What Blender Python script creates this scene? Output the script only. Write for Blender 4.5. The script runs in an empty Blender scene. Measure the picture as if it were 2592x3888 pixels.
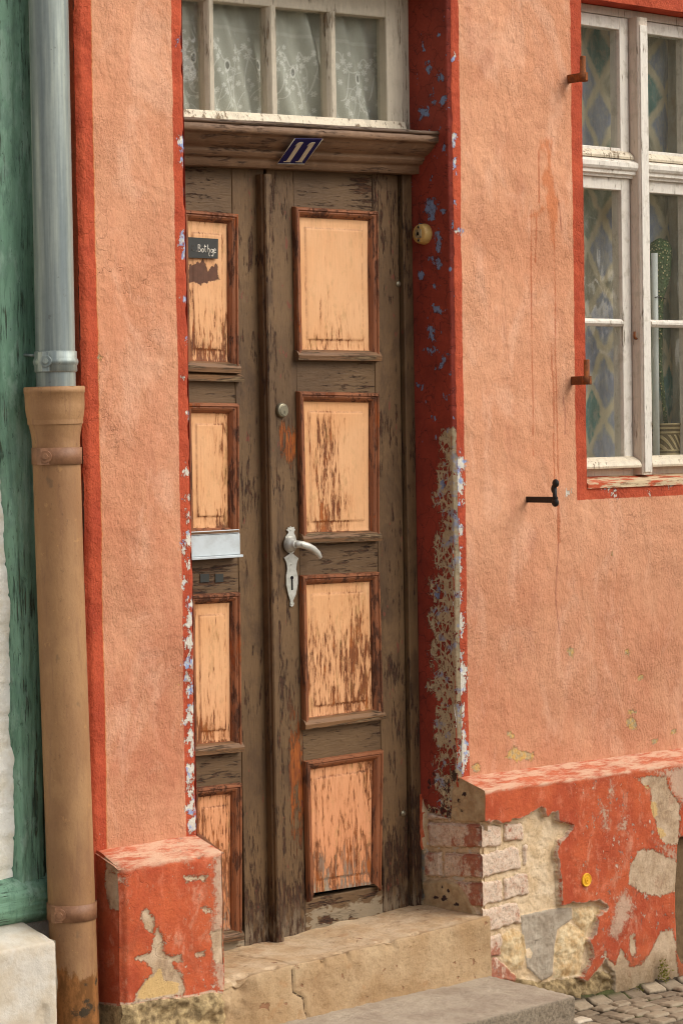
import bpy, bmesh, math, random
import numpy as np
from mathutils import Vector, Matrix

sc = bpy.context.scene
COL = sc.collection
R = math.radians
random.seed(7)

# ------------------------------------------------------------------ camera
F = 9632.0                       # focal length in photo pixels (2592 x 3888)
PSI, TH, ROLL = R(42.5), R(2.05), -0.016
fw = np.array([math.sin(PSI)*math.cos(TH), math.cos(PSI)*math.cos(TH), -math.sin(TH)])
rt0 = np.array([math.cos(PSI), -math.sin(PSI), 0.0])
up0 = np.cross(rt0, fw)
rt = rt0*math.cos(ROLL) + up0*math.sin(ROLL)
up = up0*math.cos(ROLL) - rt0*math.sin(ROLL)
CAM = np.array([-4.487, -5.510, 1.556])

cd = bpy.data.cameras.new('camera')
cam = bpy.data.objects.new('camera', cd)
COL.objects.link(cam)
cd.sensor_fit = 'VERTICAL'
cd.sensor_height = 36.0
cd.lens = F/3888*36.0
cd.clip_start = 0.1
cd.clip_end = 3000
cam.matrix_world = Matrix(((rt[0], up[0], -fw[0], CAM[0]),
                           (rt[1], up[1], -fw[1], CAM[1]),
                           (rt[2], up[2], -fw[2], CAM[2]),
                           (0, 0, 0, 1)))
sc.camera = cam

# ------------------------------------------------------------------ world and sun
SUN_TO = Vector((-0.48, 0.62, -0.66)).normalized()      # direction the light travels
w = bpy.data.worlds.new('World')
sc.world = w
w.use_nodes = True
nt = w.node_tree
bg = nt.nodes['Background']
sky = nt.nodes.new('ShaderNodeTexSky')
sky.sky_type = 'NISHITA'
sky.sun_disc = False
sky.sun_elevation = math.asin(-SUN_TO.z)
sky.sun_rotation = math.atan2(-SUN_TO.x, -SUN_TO.y)
sky.air_density = 1.0
sky.dust_density = 4.0
sky.ozone_density = 0.5
hs = nt.nodes.new('ShaderNodeHueSaturation')             # thin overcast: a greyer sky
hs.inputs['Saturation'].default_value = 0.35
nt.links.new(sky.outputs[0], hs.inputs['Color'])
nt.links.new(hs.outputs[0], bg.inputs['Color'])
bg.inputs['Strength'].default_value = 0.135
ld = bpy.data.lights.new('sun', 'SUN')
ld.energy = 1.2
ld.angle = R(50)
ld.color = (1.0, 0.95, 0.86)
sun = bpy.data.objects.new('sun', ld)
COL.objects.link(sun)
sun.rotation_euler = SUN_TO.to_track_quat('-Z', 'Y').to_euler()
sun.location = (3, -4, 6)
sc.view_settings.view_transform = 'Standard'
sc.view_settings.look = 'None'
sc.view_settings.exposure = 0.5
sc.view_settings.gamma = 1.0
sc.render.engine = 'CYCLES'
sc.cycles.pixel_filter_type = 'BLACKMAN_HARRIS'
sc.cycles.filter_width = 1.05

# ------------------------------------------------------------------ measuring helpers
def unproj(u, v, axis, val):
    r = fw + rt*((u-1296)/F) + up*((1944-v)/F)
    return CAM + r*((val-CAM[axis])/r[axis])

ZR = {0: (0, 0, 1.0), 1: (0, 0, .574), 2: (650, 0, .7334), 3: (1700, 0, .5689), 4: (0, 1300, .574), 5: (650, 1300, .7334),
      6: (1700, 1300, .5689), 7: (0, 2600, .574), 8: (650, 2600, .7334), 9: (1500, 2700, .6964),
      10: (1500, 2900, .3189), 11: (1800, 2900, .5051), 12: (1500, 1600, .681), 13: (1000, 1450, .3825),
      14: (700, 850, .1594), 15: (1000, 500, .1913), 16: (1500, 780, .1913), 17: (2150, 0, .2819), 18: (2150, 1150, .3402)}

def W(n, x, y, axis, val):
    """a measured point of the photograph put on a real plane of the house (axis = val)"""
    a = ZR[n]
    return unproj(a[0]+x*a[2], a[1]+y*a[2], axis, val)

def poly(n, pts, axis, val):
    """outline on a plane, as 2-D coordinates in that plane"""
    keep = [i for i in range(3) if i != axis]
    return np.array([W(n, x, y, axis, val)[keep] for x, y in pts])

def blob(n, x0, y0, x1, y1, axis, val, seed=0, k=9):
    rs = np.random.RandomState(seed+int(x0*7+y0*3) % 9999)
    pts = []
    for i in range(k):
        a = 2*math.pi*i/k
        r = rs.uniform(.62, 1.12)
        pts.append(((x0+x1)/2+(x1-x0)/2*r*math.cos(a), (y0+y1)/2+(y1-y0)/2*r*math.sin(a)))
    return poly(n, pts, axis, val)

# ------------------------------------------------------------------ numeric fields
_T = np.random.RandomState(3).rand(256, 256)
def vnoise(x, y):
    xi = np.floor(x).astype(int); yi = np.floor(y).astype(int)
    fx = x-xi; fy = y-yi
    fx = fx*fx*(3-2*fx); fy = fy*fy*(3-2*fy)
    a = _T[xi & 255, yi & 255]; b = _T[(xi+1) & 255, yi & 255]
    c = _T[xi & 255, (yi+1) & 255]; d = _T[(xi+1) & 255, (yi+1) & 255]
    return (a*(1-fx)+b*fx)*(1-fy)+(c*(1-fx)+d*fx)*fy

def fbm(x, y, s, o=4, seed=0.0, g=.5):
    x = np.asarray(x)*s+seed*17.3; y = np.asarray(y)*s+seed*9.7
    t = 0; a = 1.0; n = 0
    for i in range(o):
        t = t+a*vnoise(x+i*31.7, y+i*11.3); n += a
        a *= g; x = x*2.03; y = y*2.03
    return t/n-.5

def sdf(px, py, pg):
    """signed distance to a closed outline, positive inside"""
    px = np.asarray(px); py = np.asarray(py)
    d = np.full(px.shape, 1e9); ins = np.zeros(px.shape, bool)
    n = len(pg)
    for i in range(n):
        ax, ay = pg[i]; bx, by = pg[(i+1) % n]
        ex, ey = bx-ax, by-ay
        t = np.clip(((px-ax)*ex+(py-ay)*ey)/(ex*ex+ey*ey+1e-12), 0, 1)
        d = np.minimum(d, np.hypot(px-ax-t*ex, py-ay-t*ey))
        if abs(ey) > 1e-12:
            c = ((ay > py) != (by > py)) & (px < ex*(py-ay)/ey+ax)
            ins ^= c
    return np.where(ins, d, -d)

def sdfs(px, py, pgs):
    r = np.full(np.shape(px), -1.0)
    for p in pgs:
        r = np.maximum(r, sdf(px, py, p))
    return r

def dline(P, pts):
    """distance of points (...,3) to a 3-D polyline"""
    d = np.full(P.shape[:-1], 1e9)
    for a, b in zip(pts[:-1], pts[1:]):
        a = np.array(a); b = np.array(b); e = b-a
        t = np.clip(((P-a)@e)/(e@e+1e-12), 0, 1)
        d = np.minimum(d, np.linalg.norm(P-a-t[..., None]*e, axis=-1))
    return d

def sst(x, a, b):
    t = np.clip((x-a)/(b-a), 0, 1)
    return t*t*(3-2*t)

# ------------------------------------------------------------------ object helpers
def thing(name, label, cat, loc=(0, 0, 0), group=None):
    o = bpy.data.objects.new(name, None)
    COL.objects.link(o)
    o.location = loc
    o.empty_display_size = .05
    o['label'] = label; o['category'] = cat
    if group: o['group'] = group
    o['_base'] = list(loc)
    del o['_base']
    return o

def link(name, me, mat, parent=None, label=None, cat=None, group=None, kind=None):
    o = bpy.data.objects.new(name, me)
    COL.objects.link(o)
    if mat is not None:
        for m in (mat if isinstance(mat, (list, tuple)) else [mat]):
            me.materials.append(m)
    if parent is not None:
        o.parent = parent
        if parent.type == 'EMPTY':
            o.matrix_parent_inverse = Matrix.Translation(parent.location).inverted()
    if label: o['label'] = label
    if cat: o['category'] = cat
    if group: o['group'] = group
    if kind: o['kind'] = kind
    return o

def mesh_of(name, v, f, smooth=True):
    me = bpy.data.meshes.new(name)
    me.from_pydata(v, [], f)
    if smooth:
        me.polygons.foreach_set('use_smooth', [True]*len(me.polygons))
    me.update()
    return me

def grid_mesh(name, P, attrs=None, flip=False):
    nu, nv = P.shape[:2]
    idx = np.arange(nu*nv).reshape(nu, nv)
    q = np.stack([idx[:-1, :-1], idx[1:, :-1], idx[1:, 1:], idx[:-1, 1:]], -1).reshape(-1, 4)
    if flip: q = q[:, ::-1]
    me = bpy.data.meshes.new(name)
    me.vertices.add(nu*nv)
    me.vertices.foreach_set('co', P.reshape(-1).astype(np.float32))
    me.loops.add(q.size)
    me.loops.foreach_set('vertex_index', q.reshape(-1).astype(np.int32))
    me.polygons.add(len(q))
    me.polygons.foreach_set('loop_start', np.arange(0, q.size, 4).astype(np.int32))
    me.polygons.foreach_set('loop_total', np.full(len(q), 4, np.int32))
    me.polygons.foreach_set('use_smooth', np.ones(len(q), bool))
    me.update(calc_edges=True)
    for k, a in (attrs or {}).items():
        at = me.attributes.new(k, 'FLOAT', 'POINT')
        at.data.foreach_set('value', np.broadcast_to(a, (nu, nv)).reshape(-1).astype(np.float32))
    return me

def join(name, mes):
    """several meshes made into one mesh"""
    bm = bmesh.new()
    for m in mes:
        bm.from_mesh(m)
    me = bpy.data.meshes.new(name)
    bm.to_mesh(me); bm.free()
    return me

class MB:
    """collects simple shaped pieces into one mesh"""
    def __init__(s): s.bm = bmesh.new()
    def box(s, lo, hi, bev=.002, mat=0, tilt=None):
        lo = Vector(lo); hi = Vector(hi)
        vs = [s.bm.verts.new(((lo.x, hi.x)[i], (lo.y, hi.y)[j], (lo.z, hi.z)[k])) for i in (0, 1) for j in (0, 1) for k in (0, 1)]
        fs = [(0, 1, 3, 2), (4, 6, 7, 5), (0, 4, 5, 1), (2, 3, 7, 6), (0, 2, 6, 4), (1, 5, 7, 3)]
        fc = [s.bm.faces.new([vs[i] for i in f]) for f in fs]
        for f in fc: f.material_index = mat
        if tilt:
            for v in vs: v.co.z += tilt*(v.co.x-1.0)
        if bev:
            es = set(e for f in fc for e in f.edges)
            bmesh.ops.bevel(s.bm, geom=list(es), offset=bev, segments=2, affect='EDGES', profile=.5)
        return s
    def prism(s, pts, off, mat=0, bev=0):
        """closed 3-D outline extruded by the vector off"""
        off = Vector(off)
        a = [s.bm.verts.new(p) for p in pts]; b = [s.bm.verts.new(Vector(p)+off) for p in pts]
        n = len(a)
        fs = [s.bm.faces.new(a[::-1]), s.bm.faces.new(b)]
        for i in range(n):
            fs.append(s.bm.faces.new((a[i], a[(i+1) % n], b[(i+1) % n], b[i])))
        for f in fs: f.material_index = mat
        if bev:
            bmesh.ops.bevel(s.bm, geom=list(fs[0].edges)+list(fs[1].edges), offset=bev, segments=2, affect='EDGES')
        return s
    def tube(s, pts, rad, seg=16, mat=0, flat=1.0, cap=True):
        pts = [Vector(p) for p in pts]
        if not isinstance(rad, (list, tuple)): rad = [rad]*len(pts)
        rings = []
        prev = None
        for i, p in enumerate(pts):
            d = (pts[min(i+1, len(pts)-1)]-pts[max(i-1, 0)]).normalized()
            if prev is None:
                ref = Vector((0, 0, 1)) if abs(d.z) < .9 else Vector((1, 0, 0))
                a = d.cross(ref).normalized()
            else:
                a = (prev-d*prev.dot(d)).normalized()
            prev = a
            b = d.cross(a)
            rings.append([s.bm.verts.new(p+(a*math.cos(2*math.pi*k/seg)*flat+b*math.sin(2*math.pi*k/seg))*rad[i]) for k in range(seg)])
        for r0, r1 in zip(rings[:-1], rings[1:]):
            for k in range(seg):
                f = s.bm.faces.new((r0[k], r0[(k+1) % seg], r1[(k+1) % seg], r1[k]))
                f.smooth = True; f.material_index = mat
        if cap:
            for r in (rings[0][::-1], rings[-1]):
                f = s.bm.faces.new(r); f.material_index = mat
        return s
    def lathe(s, base, axis, prof, seg=40, mat=0, cap=True):
        """prof: (distance along axis, radius)"""
        base = Vector(base); axis = Vector(axis).normalized()
        ref = Vector((0, 0, 1)) if abs(axis.z) < .9 else Vector((1, 0, 0))
        a = axis.cross(ref).normalized(); c = axis.cross(a)
        rings = [[s.bm.verts.new(base+axis*t+(a*math.cos(2*math.pi*k/seg)+c*math.sin(2*math.pi*k/seg))*max(r, 1e-4)) for k in range(seg)] for t, r in prof]
        for r0, r1 in zip(rings[:-1], rings[1:]):
            for k in range(seg):
                f = s.bm.faces.new((r0[k], r0[(k+1) % seg], r1[(k+1) % seg], r1[k])); f.smooth = True; f.material_index = mat
        if cap:
            for r in (rings[0][::-1], rings[-1]):
                f = s.bm.faces.new(r); f.material_index = mat
        return s
    def ball(s, c, r, mat=0, sc_=(1, 1, 1)):
        m = Matrix.Translation(c) @ Matrix.Diagonal((*[r*k for k in sc_], 1))
        g = bmesh.ops.create_uvsphere(s.bm, u_segments=20, v_segments=12, radius=1, matrix=m)
        for v in g['verts']:
            for f in v.link_faces: f.smooth = True; f.material_index = mat
        return s
    def sweep_frame(s, quad, prof, y0, mat=0, skip=()):
        """moulding mitred round a 4-sided outline in the XZ plane; prof = (inset, out) pairs"""
        q = [Vector((p[0], 0, p[1])) for p in quad]
        c = sum(q, Vector())/4
        rings = []
        for ins, out in prof:
            ring = []
            for i in range(4):
                p, a, b = q[i], q[i-1], q[(i+1) % 4]
                da = (a-p).normalized(); db = (b-p).normalized()
                m = (da+db)
                sn = max(.2, math.sin(da.angle(db)/2))
                v = p+m.normalized()*(ins/sn)
                ring.append(s.bm.verts.new((v.x, y0-out, v.z)))
            rings.append(ring)
        for r0, r1 in zip(rings[:-1], rings[1:]):
            for i in range(4):
                if i in skip: continue
                f = s.bm.faces.new((r0[i], r0[(i+1) % 4], r1[(i+1) % 4], r1[i]))
                f.material_index = mat
        return s
    def me(s, name, recalc=True, rough=0.0, seed=0):
        if rough:
            rs = random.Random(seed)
            for v in s.bm.verts:
                v.co += Vector((rs.uniform(-1, 1), rs.uniform(-1, 1), rs.uniform(-1, 1)))*rough
        if recalc: bmesh.ops.recalc_face_normals(s.bm, faces=s.bm.faces)
        m = bpy.data.meshes.new(name)
        s.bm.to_mesh(m); s.bm.free()
        return m

# ------------------------------------------------------------------ material helpers
def C(r, g, b):
    f = lambda c: (c/255/12.92) if c/255 <= .04045 else ((c/255+.055)/1.055)**2.4
    return (f(r), f(g), f(b), 1.0)

class G:
    def __init__(s, name):
        s.m = bpy.data.materials.new(name)
        s.m.use_nodes = True
        s.t = s.m.node_tree
        s.b = s.t.nodes['Principled BSDF']
        s.geo = s.t.nodes.new('ShaderNodeNewGeometry')
        s.P = s.geo.outputs['Position']
        s._sep = None
    def set(s, sock, v):
        if isinstance(v, bpy.types.NodeSocket): s.t.links.new(v, sock)
        else: sock.default_value = v
    def xyz(s):
        if s._sep is None:
            n = s.t.nodes.new('ShaderNodeSeparateXYZ'); s.t.links.new(s.P, n.inputs[0]); s._sep = n
        return s._sep.outputs
    def math(s, op, a, b=0.0, c=None, clamp=False):
        n = s.t.nodes.new('ShaderNodeMath'); n.operation = op; n.use_clamp = clamp
        s.set(n.inputs[0], a); s.set(n.inputs[1], b)
        if c is not None: s.set(n.inputs[2], c)
        return n.outputs[0]
    def add(s, *a):
        r = a[0]
        for x in a[1:]: r = s.math('ADD', r, x)
        return r
    def mul(s, *a):
        r = a[0]
        for x in a[1:]: r = s.math('MULTIPLY', r, x)
        return r
    def sub(s, a, b): return s.math('SUBTRACT', a, b)
    def inv(s, a): return s.math('SUBTRACT', 1.0, a)
    def mx(s, *a):
        r = a[0]
        for x in a[1:]: r = s.math('MAXIMUM', r, x)
        return r
    def mn(s, a, b): return s.math('MINIMUM', a, b)
    def vec(s, scale, off=(0, 0, 0)):
        if not isinstance(scale, (tuple, list)): scale = (scale,)*3
        n = s.t.nodes.new('ShaderNodeMapping')
        s.t.links.new(s.P, n.inputs['Vector'])
        n.inputs['Scale'].default_value = scale
        n.inputs['Location'].default_value = off
        return n.outputs[0]
    def noise(s, scale, detail=3, rough=.55, dist=0.0, seed=0.0):
        n = s.t.nodes.new('ShaderNodeTexNoise')
        s.t.links.new(s.vec(scale, (seed*3.1, seed*7.7, seed*5.3)), n.inputs['Vector'])
        n.inputs['Scale'].default_value = 1
        n.inputs['Detail'].default_value = detail
        n.inputs['Roughness'].default_value = rough
        n.inputs['Distortion'].default_value = dist
        return n.outputs['Fac']
    def vor(s, scale, feature='DISTANCE_TO_EDGE', seed=0.0, warp=0.0, wscale=20.0, out='Distance'):
        n = s.t.nodes.new('ShaderNodeTexVoronoi'); n.feature = feature
        v = s.vec(scale, (seed*2.3, seed*5.9, seed*8.1))
        if warp:
            nn = s.t.nodes.new('ShaderNodeTexNoise'); s.t.links.new(s.vec(wscale), nn.inputs['Vector'])
            nn.inputs['Scale'].default_value = 1; nn.inputs['Detail'].default_value = 3
            sb = s.t.nodes.new('ShaderNodeVectorMath'); sb.operation = 'SUBTRACT'
            s.t.links.new(nn.outputs['Color'], sb.inputs[0]); sb.inputs[1].default_value = (.5, .5, .5)
            sl = s.t.nodes.new('ShaderNodeVectorMath'); sl.operation = 'SCALE'
            s.t.links.new(sb.outputs[0], sl.inputs[0]); sl.inputs['Scale'].default_value = warp
            ad = s.t.nodes.new('ShaderNodeVectorMath'); ad.operation = 'ADD'
            s.t.links.new(v, ad.inputs[0]); s.t.links.new(sl.outputs[0], ad.inputs[1]); v = ad.outputs[0]
        s.t.links.new(v, n.inputs['Vector']); n.inputs['Scale'].default_value = 1
        return n.outputs[out]
    def sm(s, x, lo, hi, a=0.0, b=1.0):
        n = s.t.nodes.new('ShaderNodeMapRange'); n.interpolation_type = 'SMOOTHSTEP'
        s.set(n.inputs['Value'], x); s.set(n.inputs['From Min'], lo); s.set(n.inputs['From Max'], hi)
        n.inputs['To Min'].default_value = a; n.inputs['To Max'].default_value = b
        return n.outputs['Result']
    def lin(s, x, lo, hi, a=0.0, b=1.0):
        n = s.t.nodes.new('ShaderNodeMapRange')
        s.set(n.inputs['Value'], x); s.set(n.inputs['From Min'], lo); s.set(n.inputs['From Max'], hi)
        n.inputs['To Min'].default_value = a; n.inputs['To Max'].default_value = b
        return n.outputs['Result']
    def band(s, x, lo, hi, w=.002):
        return s.mul(s.sm(x, lo-w, lo+w), s.inv(s.sm(x, hi-w, hi+w)))
    def mix(s, f, a, b):
        n = s.t.nodes.new('ShaderNodeMix'); n.data_type = 'RGBA'
        s.set(n.inputs[0], f); s.set(n.inputs[6], a); s.set(n.inputs[7], b)
        return n.outputs[2]
    def var(s, col, f, amt):
        """lighter and darker by amt as f runs 0..1"""
        n = s.t.nodes.new('ShaderNodeHueSaturation')
        s.set(n.inputs['Color'], col)
        s.set(n.inputs['Value'], s.lin(f, .25, .75, 1-amt, 1+amt))
        return n.outputs[0]
    def attr(s, name):
        n = s.t.nodes.new('ShaderNodeAttribute'); n.attribute_name = name
        return n.outputs['Fac']
    def bump(s, h, dist, prev=None, strength=1.0):
        n = s.t.nodes.new('ShaderNodeBump')
        s.set(n.inputs['Height'], h); n.inputs['Distance'].default_value = dist; n.inputs['Strength'].default_value = strength
        if prev is not None: s.t.links.new(prev, n.inputs['Normal'])
        return n.outputs[0]
    def done(s, col, rough=.85, nrm=None, metal=0.0, spec=.3):
        s.set(s.b.inputs['Base Color'], col); s.set(s.b.inputs['Roughness'], rough)
        s.set(s.b.inputs['Metallic'], metal); s.b.inputs['Specular IOR Level'].default_value = spec
        if nrm is not None: s.t.links.new(nrm, s.b.inputs['Normal'])
        return s.m

RED = C(198, 80, 44)
PINK = C(222, 150, 114)
PEELW = C(205, 200, 190)
PEELB = C(135, 150, 190)
BEIGE = C(190, 172, 138)

# ---- painted stucco of the facade, with its red painted bands, chips, drips and cracks
def mat_wall():
    g = G('painted_stucco')
    x, y, z = g.xyz()
    big = g.noise(2.2, 4, .6)
    mid = g.noise((14, 14, 7), 4, .6, seed=2)
    streak = g.noise((120, 120, 42), 4, .65, .6, seed=3)
    pink = g.mix(g.sm(big, .3, .7), C(207, 142, 105), C(220, 161, 124))
    pink = g.mix(g.mul(g.attr('dirt_and_tone'), g.sm(mid, .2, .75)), pink, C(182, 112, 84))
    pink = g.var(pink, mid, .05)
    pink = g.mix(g.mul(g.sm(g.noise((6, 6, 3), 5, .7, 1.0, seed=27), .50, .66), .42), pink, C(228, 178, 148))
    pink = g.mix(g.mul(g.sm(g.noise((9, 9, 3.2), 5, .7, .5, seed=28), .54, .68), .36), pink, C(182, 116, 88))
    pink = g.mix(g.mul(g.sm(streak, .53, .72), .38), pink, C(160, 92, 62))
    pink = g.mix(g.mul(g.sm(g.noise(330, 2), .6, .75), .22), pink, C(240, 190, 155))
    # red bands
    wob = g.mul(g.sub(g.noise(30, 3), .5), .007)
    xx = g.add(x, wob); zz = g.add(z, wob)
    b1 = g.inv(g.sm(xx, -.3215, -.3195))
    b2 = g.band(xx, -.0455, 1.079, .001)
    win = g.mul(g.band(xx, 1.5895, 2.361, .001), g.band(zz, 1.2895, 2.99, .0015))
    back = g.sm(y, .01, .02)
    red_m = g.mx(b1, b2, win, back)
    red = g.var(g.mix(g.sm(g.noise(9, 4, .6, seed=4), .3, .75), C(190, 85, 54), C(164, 66, 42)), g.noise(160, 3, seed=6), .12)
    rim = g.mul(g.sm(xx, -.324, -.3205), g.inv(g.sm(xx, -.3205, -.3185)), .6)
    col = g.mix(red_m, pink, red)
    col = g.mix(rim, col, C(214, 150, 90))
    # chips of the red paint
    chipn = g.add(g.attr('chip'), g.mul(g.sub(g.noise((75, 75, 48), 5, .75), .5), .10))
    small = g.mul(g.sm(g.add(g.noise((130, 130, 90), 3, .6, seed=8), g.attr('chipd')), .80, .83), red_m)
    chip = g.mx(g.sm(chipn, -.001, .001), small)
    chipc = g.mix(g.sm(g.add(g.noise(38, 3, seed=9), g.attr('blue')), .5, .62), C(212, 205, 190), C(150, 165, 202))
    chipc = g.var(chipc, g.noise(200, 3), .10)
    col = g.mix(chip, col, chipc)
    edge = g.mul(g.sm(chipn, -.006, -.001), g.inv(chip), red_m)
    col = g.mix(g.mul(edge, .45), col, C(120, 44, 28))
    # hair cracks
    cr = g.vor(5.5, seed=1, warp=.9, wscale=14)
    gate = g.sm(g.noise(2.6, 3, seed=12), .56, .68)
    crack = g.mul(g.inv(g.sm(cr, .0, .010)), gate)
    cr2 = g.vor((13, 13, 9), seed=5, warp=1.1, wscale=24)
    crack2 = g.mul(g.inv(g.sm(cr2, 0, .018)), g.sm(g.noise(4, 3, seed=14), .58, .70))
    crack = g.mx(g.mul(crack, .45), g.mul(crack2, .2))
    col = g.mix(g.mul(crack, .38), col, C(128, 72, 50))
    # rust wash and runs
    st = g.add(g.attr('stain'), g.mul(g.sub(g.noise((60, 60, 22), 5, .7, seed=15), .5), .07))
    col = g.mix(g.mul(g.sm(st, -.006, .016), .75), col, C(198, 114, 68))
    dr = g.add(g.attr('drip'), g.mul(g.sub(g.noise((60, 60, 25), 3, seed=16), .5), .006))
    col = g.mix(g.mul(g.inv(g.sm(dr, .0015, .0050)), .72), col, C(178, 92, 54))
    dk = g.add(g.attr('dripdark'), g.mul(g.sub(g.noise((90, 90, 40), 3, seed=17), .5), .006))
    col = g.mix(g.mul(g.inv(g.sm(dk, .001, .006)), .62), col, C(140, 78, 64))
    # bare ochre render where the paint is gone
    oc = g.add(g.attr('ochre'), g.mul(g.sub(g.noise(75, 5, .7, seed=18), .5), .045))
    ocm = g.sm(oc, -.002, .003)
    col = g.mix(ocm, col, g.mix(g.sm(g.noise(60, 3, seed=19), .35, .65), C(212, 168, 96), C(176, 160, 128)))
    tiny = g.mul(g.sm(g.noise(55, 4, .6, seed=20), .715, .73), g.attr('low'))
    col = g.mix(tiny, col, C(214, 170, 105))
    h1 = g.noise((150, 150, 85), 5, .62, .5, seed=21)
    h2 = g.noise(420, 2, .5, seed=22)
    h1 = g.mul(h1, g.lin(g.noise(5, 3, seed=25), .35, .65, .45, 1.25))
    n = g.bump(h1, .0062)
    n = g.bump(h2, .0008, n)
    n = g.bump(g.noise(24, 3, seed=23), .006, n)
    n = g.bump(g.noise((7, 7, 4), 3, .55, .8, seed=26), .012, n)
    n = g.bump(g.inv(g.mul(crack, .8)), .0035, n)
    n = g.bump(g.inv(g.mx(chip, ocm)), .0022, n)
    return g.done(col, .88, n, spec=.25)

# ---- red oil paint on the door reveal: crazed, lifting, old blue and bare plaster below
def mat_reveal():
    g = G('crazed_red_paint')
    x, y, z = g.xyz()
    red = g.mix(g.sm(g.noise(7, 4, .6), .3, .7), C(156, 62, 44), C(130, 50, 36))
    red = g.var(red, g.noise(140, 3), .12)
    pl = g.attr('peel')
    d = g.add(g.vor((46, 46, 34), seed=2, warp=.5, wscale=24), g.mul(g.sub(g.noise(90, 3, .6, seed=33), .5), .10))
    wn = g.mul(g.sub(g.noise(26, 5, .68), .5), .10)
    wd = g.lin(g.add(pl, wn), -.05, .03, -.10, .115)
    nz = g.add(g.mul(g.sub(g.noise((62, 62, 44), 6, .72, .5, seed=35), .5), .17), g.mul(g.sub(g.noise(18, 3, seed=36), .5), .07))
    near = g.mul(g.inv(g.sm(y, .006, .026)), .014)
    m = g.mx(g.inv(g.sm(g.sub(d, wd), -.012, .012)), g.sm(g.add(g.mn(pl, .0), near, nz), -.001, .0015))
    m = g.mul(m, g.sm(pl, -.07, -.05))
    # a few loose flakes higher up
    fl = g.sm(g.add(g.noise((34, 34, 22), 3, .55, seed=7), g.attr('flake')), .69, .71)
    fla = g.sm(g.add(g.attr('blue'), g.mul(g.sub(g.noise((60, 60, 45), 5, .7, seed=9), .5), .085)), -.001, .002)
    base = g.mix(g.sm(g.noise(28, 3, seed=8), .54, .64), BEIGE, C(150, 156, 176))
    base = g.mix(g.sm(g.noise(90, 4, seed=10), .35, .8), base, C(168, 148, 116))
    col = g.mix(m, red, base)
    col = g.mix(g.mx(fl, fla), col, g.var(C(124, 138, 168), g.noise(80, 3), .2))
    hair = g.mul(g.inv(g.sm(g.vor((16, 16, 12), seed=11, warp=.9, wscale=30), 0, .02)), .7)
    col = g.mix(g.mul(hair, g.inv(m)), col, C(78, 24, 18))
    ed = g.mul(g.inv(g.sm(g.sub(d, wd), .012, .09)), g.inv(m), g.sm(pl, -.07, -.05))
    col = g.mix(g.mul(ed, .35), col, C(96, 34, 26))
    bk = g.sm(g.add(g.attr('black'), g.mul(g.sub(g.noise(120, 4, .65, seed=12), .5), .06)), .001, .004)
    col = g.mix(g.mul(bk, .9), col, C(52, 32, 32))
    n = g.bump(g.inv(g.mx(m, fl, fla)), .003)
    n = g.bump(g.noise(70, 4, seed=13), .002, n)
    n = g.bump(g.inv(hair), .0015, n)
    return g.done(col, .7, n, spec=.35)

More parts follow.
